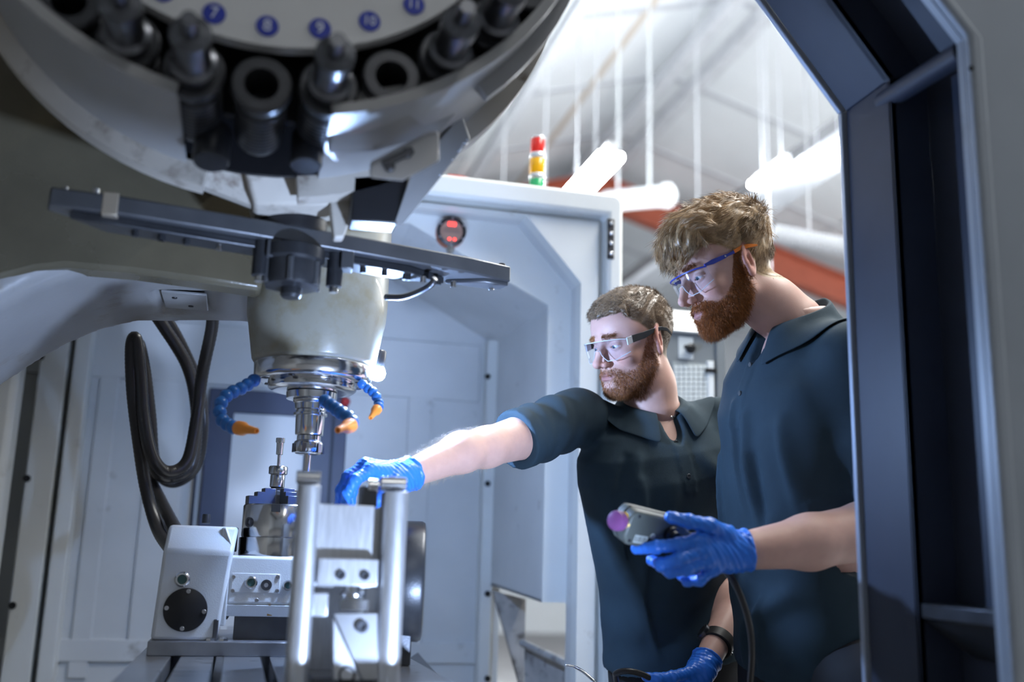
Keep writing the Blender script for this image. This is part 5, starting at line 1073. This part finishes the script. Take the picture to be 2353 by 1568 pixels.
# ---- man holding the pendant
hf2 = head_frame(14, 24, 0); ear2 = P(1722, 594, 2.07); ho2 = ear2-hf2@Vector((-.080, -.012, -.004))
m2 = dict(label='tall ginger-bearded man in navy polo holding the grey pendant control', hframe=hf2, head_o=ho2, gaze=(.0, 1, -.22),
    hip=P(1850, 1500, 2.15), neckb=P(1822, 722, 2.125), shR=P(1775, 838, 2.28), shL=P(1972, 812, 1.97), sections=SEC, plx=.0,
    head=dict(full=True, hair=([0, 22, 40, 55, 66, 80, 92, 100, 116, 140, 180], [.052, .056, .062, .052, .040, .024, .0, .028, -.035, -.062, -.072]), clump=60, rnd=.07, top=.031, side=.005, front=.008, tuft=.0022, drop=.022, n=19000, comb=(-.15, .95, .05), fringe=1.2, lift=.12, len=.036, r=.00042,
        hcol=(.40, .26, .135), bcol=(.36, .125, .032), bn=15000, blen=.012, bprof=[1.3, 1.2, .8, .45], under=.55),
    hmat=M_h2,
    armL=[P(1972, 816, 1.97), P(2080, 1190, 1.97), P(1990, 1222, 1.91), P(1860, 1246, 1.85), P(1695, 1268, 1.80)], armL_r=[.053, .046, .052, .047, .031],
    armR=[P(1775, 845, 2.28), P(1815, 1200, 2.33), P(1810, 1400, 2.28)], armR_r=[.05, .042, .034],
    sleeves=dict(l=(P(1962, 826, 1.98), P(2054, 1140, 1.957), .074, .071, None), r=(P(1790, 850, 2.27), P(1810, 1060, 2.32), .066, .062, None)),
    folds=[(.02, .52, -.02, .30, .012, .008), (-.03, .50, -.06, .28, .016, .010), (-.06, .42, -.08, .2, .012, -.008), (.12, .40, .14, .05, .010, .008), (-.10, .30, .06, .10, .025, .008), (-.12, .16, .08, .02, .022, .010), (-.02, .10, .03, -.02, .010, .010), (-.06, .14, -.03, -.02, .008, .008), (-.13, .5, -.16, .3, .015, .006)],
    collar=dict(gap=22, h=.044, y0=-.004, fall=.066, s=1.05), buttons=[.93, .86, .78],
    gloves=[dict(wrist=(1695, 1268, 1.800), elbow=(1850, 1248, 1.815), wr=.0340, r=dict(i=.0118, m=.0118, r=.0112, p=.0098, t=.0128),
                 fingers=dict(i=[(1606, 1244, 1.745), (1562, 1252, 1.730), (1508, 1258, 1.740), (1462, 1262, 1.755)], m=[(1612, 1266, 1.742), (1562, 1286, 1.720), (1520, 1298, 1.735), (1497, 1288, 1.770)], r=[(1624, 1288, 1.748), (1578, 1308, 1.725), (1540, 1314, 1.740), (1516, 1302, 1.775)], p=[(1640, 1306, 1.760), (1608, 1334, 1.745), (1580, 1336, 1.760), (1560, 1320, 1.785)], t=[(1668, 1228, 1.775), (1632, 1208, 1.750), (1584, 1199, 1.740), (1540, 1189, 1.740)]))],
    feet=[Vector((1.22, 1.70, 0)), Vector((1.28, 1.95, 0))])
PR2, fr2, Lt2, TL2, HL2 = make_person(m2)
make_glasses('safety_glasses', 'clear safety glasses with blue frame and orange arm tips on the tall man', hf2, ho2, 2)
# ================================================================ things held and worn
# fine hair on the reaching forearm
# pendant control
M_pend = mat('pendant_grey', (.085, .095, .085), .45, noise=.06, nscale=20, bump=.1, bscale=500)
pa = P(1437, 1208, 1.745); pb = P(1572, 1232, 1.815); pdx = (pb-pa).normalized(); pn = (CAM-(pa+pb)/2).normalized(); pn = (pn*.80+UP*-.10+RT*-.28); pn = (pn-pdx*pn.dot(pdx)).normalized(); pv = pn.cross(pdx)
if pv.dot(UP) < 0: pv = -pv
PD = empty('pendant_control', (pa+pb)/2); tag(PD, 'grey handheld pendant control with a purple-red stop button', 'pendant control')
def pp(s, v, n): return pa+pdx*s+pv*v+pn*n
Lp = (pb-pa).length
prism('case', [pp(s, v, -.020) for s, v in ((-.002, -.026), (-.012, -.012), (-.012, .022), (-.004, .034), (Lp*.72, .030), (Lp*.95, .014), (Lp*.95, -.014), (Lp*.75, -.030))], pn*.040, M_pend, PD, .004)
prism('case_seam', [pp(s, v, -.003) for s, v in ((-.001, -.027), (-.013, -.012), (-.013, .0225), (-.004, .0352), (Lp*.72, .0312), (Lp*.74, -.0305))], pn*.0012, M_black, PD)
bo = pp(-.010, .008, .004); bd = (-pdx+pn*.35+pv*.05).normalized()
lathe('button_collar', [(0, .0155), (.004, .0155), (.006, .0135)], bo, bd, mat('collar_yellow', (.85, .55, .02), .4), PD, 28)
lathe('stop_button', [(.005, .010), (.009, .0125), (.012, .0165), (.022, .0170), (.027, .0155), (.029, .011)], bo, bd, mat('stop_red', (.16, .05, .16), .4), PD, 28)
lab = prism('label', [pp(s, v, .0202) for s, v in ((.010, -.020), (.038, -.020), (.038, -.006), (.010, -.006))], pn*.0006, mat('label_pale', (.42, .46, .44), .5), PD)
R_l = Matrix((pdx, pv, pn)).transposed().to_4x4()
for i in range(5): prism('label_stroke', [pp(.0125+i*.005, -.0175, .0209), pp(.0145+i*.005, -.0175, .0209), pp(.0145+i*.005+(.0012 if i % 2 else 0), -.0085, .0209), pp(.0125+i*.005+(.0012 if i % 2 else 0), -.0085, .0209)], pn*.0003, M_pend, lab)
lathe('logo_dot', [(0, .0055), (.0008, .0052)], pp(.047, -.004, .0202), pn, MATS['label_pale'], PD, 20)
lathe('selector_knob', [(0, .015), (.008, .014), (.010, .010), (.016, .009)], pp(Lp*.62, .006, .020), pn, M_black, PD, 24)
lathe('cable_gland', [(0, .013), (.010, .012), (.012, .009), (.026, .008)], pp(Lp*.94, 0, 0), pdx, M_gun, PD, 20)
for s, v in ((.004, .026), (.002, -.018)): screw('case_screw', pp(s, v, .0195), pn, .003, .0015, M_gun, PD)
tube('cable', spline([pp(Lp*.94+.02, 0, 0), P(1620, 1262, 1.85), P(1655, 1300, 1.85), P(1690, 1345, 1.83), P(1718, 1420, 1.83), P(1728, 1500, 1.84), P(1722, 1600, 1.87), P(1710, 1800, 1.9)], 10), .0058, M_cab, PD, 12)
# wrist watch
wp = P(1648, 1478, 2.295); wa = (P(1690, 1390, 2.40)-P(1622, 1525, 2.24)).normalized()
WT = empty('wrist_watch', wp); tag(WT, 'black strap wrist watch on the left wrist above the glove', 'watch')
lathe('strap', [(-.013, .0335), (-.011, .0365), (.011, .0375), (.013, .0345), (.011, .033), (-.011, .0325), (-.013, .0335)], wp, wa, mat('strap_black', (.012, .012, .013), .5), WT, 40)
wn = (-RT*.9+UP*.25-FW*.3); wn = (wn-wa*wn.dot(wa)).normalized(); lathe('watch_case', [(.030, .016), (.034, .018), (.041, .018), (.043, .015)], wp, wn, M_dsteel, WT, 28); lathe('watch_glass', [(.042, .0145), (.044, .012)], wp, wn, M_black, WT, 24)
screw('buckle_pin', wp-wn*.036, -wn, .004, .003, M_chrome, WT)
# neck chain
nc = empty('neck_chain', P(1560, 890, 2.42)); tag(nc, 'silver curb chain worn around the neck under the polo collar', 'necklace')
M_silver = mat('silver', (.8, .78, .74), .2, 1.0)
def drop_on(p, dirv, f, stop=.0008):
    for _ in range(60):
        d = float(f(N3(p)[None])[0])
        if d < stop: break
        p = p+dirv*max(d*.8, .0004)
    return p
hinv = Matrix(hf1).inverted()
nlk = hinv@(m1['neckb']-ho1); kk = dict(neck=[(0, -.022, -.045), tuple(Vector((0, -.028, -.07)).lerp(nlk, .5)), tuple(nlk+hinv@((m1['neckb']-m1['hip']).normalized()*-.02))], neck_r=[.054, .056, .062])
for i in range(26):
    t = math.radians(195+i*6.2); zc = Lt1*.975+.022*math.cos(t+math.pi); q = TL1(math.sin(t)*.13, math.cos(t)*.13-.012, zc); ctr = TL1(0, -.014, zc)
    loc = hinv@(q-ho1); dl = hinv@((ctr-q).normalized()); loc = drop_on(loc, dl, lambda p: f_head(p, kk), .0016); wpt = ho1+hf1@loc; tdir = (fr1@Vector((math.cos(t), -math.sin(t), 0))).normalized()
    nr = (q-ctr).normalized(); up_ = tdir.cross(nr)
    lk = [wpt+tdir*(math.cos(a)*.0036)+(up_ if i % 2 else (up_*.7+nr*.7))*(math.sin(a)*.0024) for a in [2*math.pi*j/10 for j in range(11)]]
    tube('chain_link', lk, .0009, M_silver, nc, 6)
# hose and bent rod in the lower hand
o = tube('air_hose', spline([P(1700, 1700, 2.2), P(1560, 1600, 2.16), P(1512, 1572, 2.145), P(1480, 1552, 2.13), P(1445, 1543, 2.12), P(1418, 1547, 2.13), P(1416, 1562, 2.15), P(1432, 1640, 2.2), P(1440, 1800, 2.25), P(1450, 2100, 2.3)], 10), .0062, M_cab, None, 12); tag(o, 'thin black hose held in the lower blue-gloved hand', 'hose')
o = tube('bent_rod', spline([P(1299, 1530, 2.2), P(1318, 1533, 2.2), P(1336, 1542, 2.19), P(1355, 1557, 2.18), P(1375, 1575, 2.17), P(1450, 1640, 2.15), P(1495, 1650, 2.15)], 10), [.0026]+[.0034]*60, M_chrome, None, 12); tag(o, 'bent shiny steel rod at the waist of the man reaching in', 'rod')
# forearm hair
aw = [m1['armR'][i] for i in range(5)]; ar = m1['armR_r']
rt = []; dd = []
for _ in range(2200):
    i = 2 if random.random() < .35 else 3; t = random.random(); a, b = aw[i], aw[i+1]; c = a.lerp(b, t*(.95 if i == 3 else 1)); r_ = ar[i]+(ar[i+1]-ar[i])*t; ax_ = (b-a).normalized(); u, w_, _d = frame_of(ax_); an = random.random()*2*math.pi; nrm = u*math.cos(an)+w_*math.sin(an)
    if abs(nrm.z) < .75: continue
    rt.append(c+nrm*(r_-.0005)); dd.append(nrm*.5+ax_*.6+Vector((random.gauss(0, .3), random.gauss(0, .3), random.gauss(0, .3))))
rt = np.array([tuple(v) for v in rt], np.float32); dd = np.array([tuple(v) for v in dd], np.float32)
A, B_, c_ = strands(rt, dd, dd+rng.normal(0, .5, dd.shape).astype(np.float32), .013*(.5+rng.random(len(rt))), .00013, np.tile(N3((.75, .60, .42)), (len(rt), 1)))
tag(npmesh('arm_hair', A, B_, M_h2, PR1, c_, False), kind='stuff')
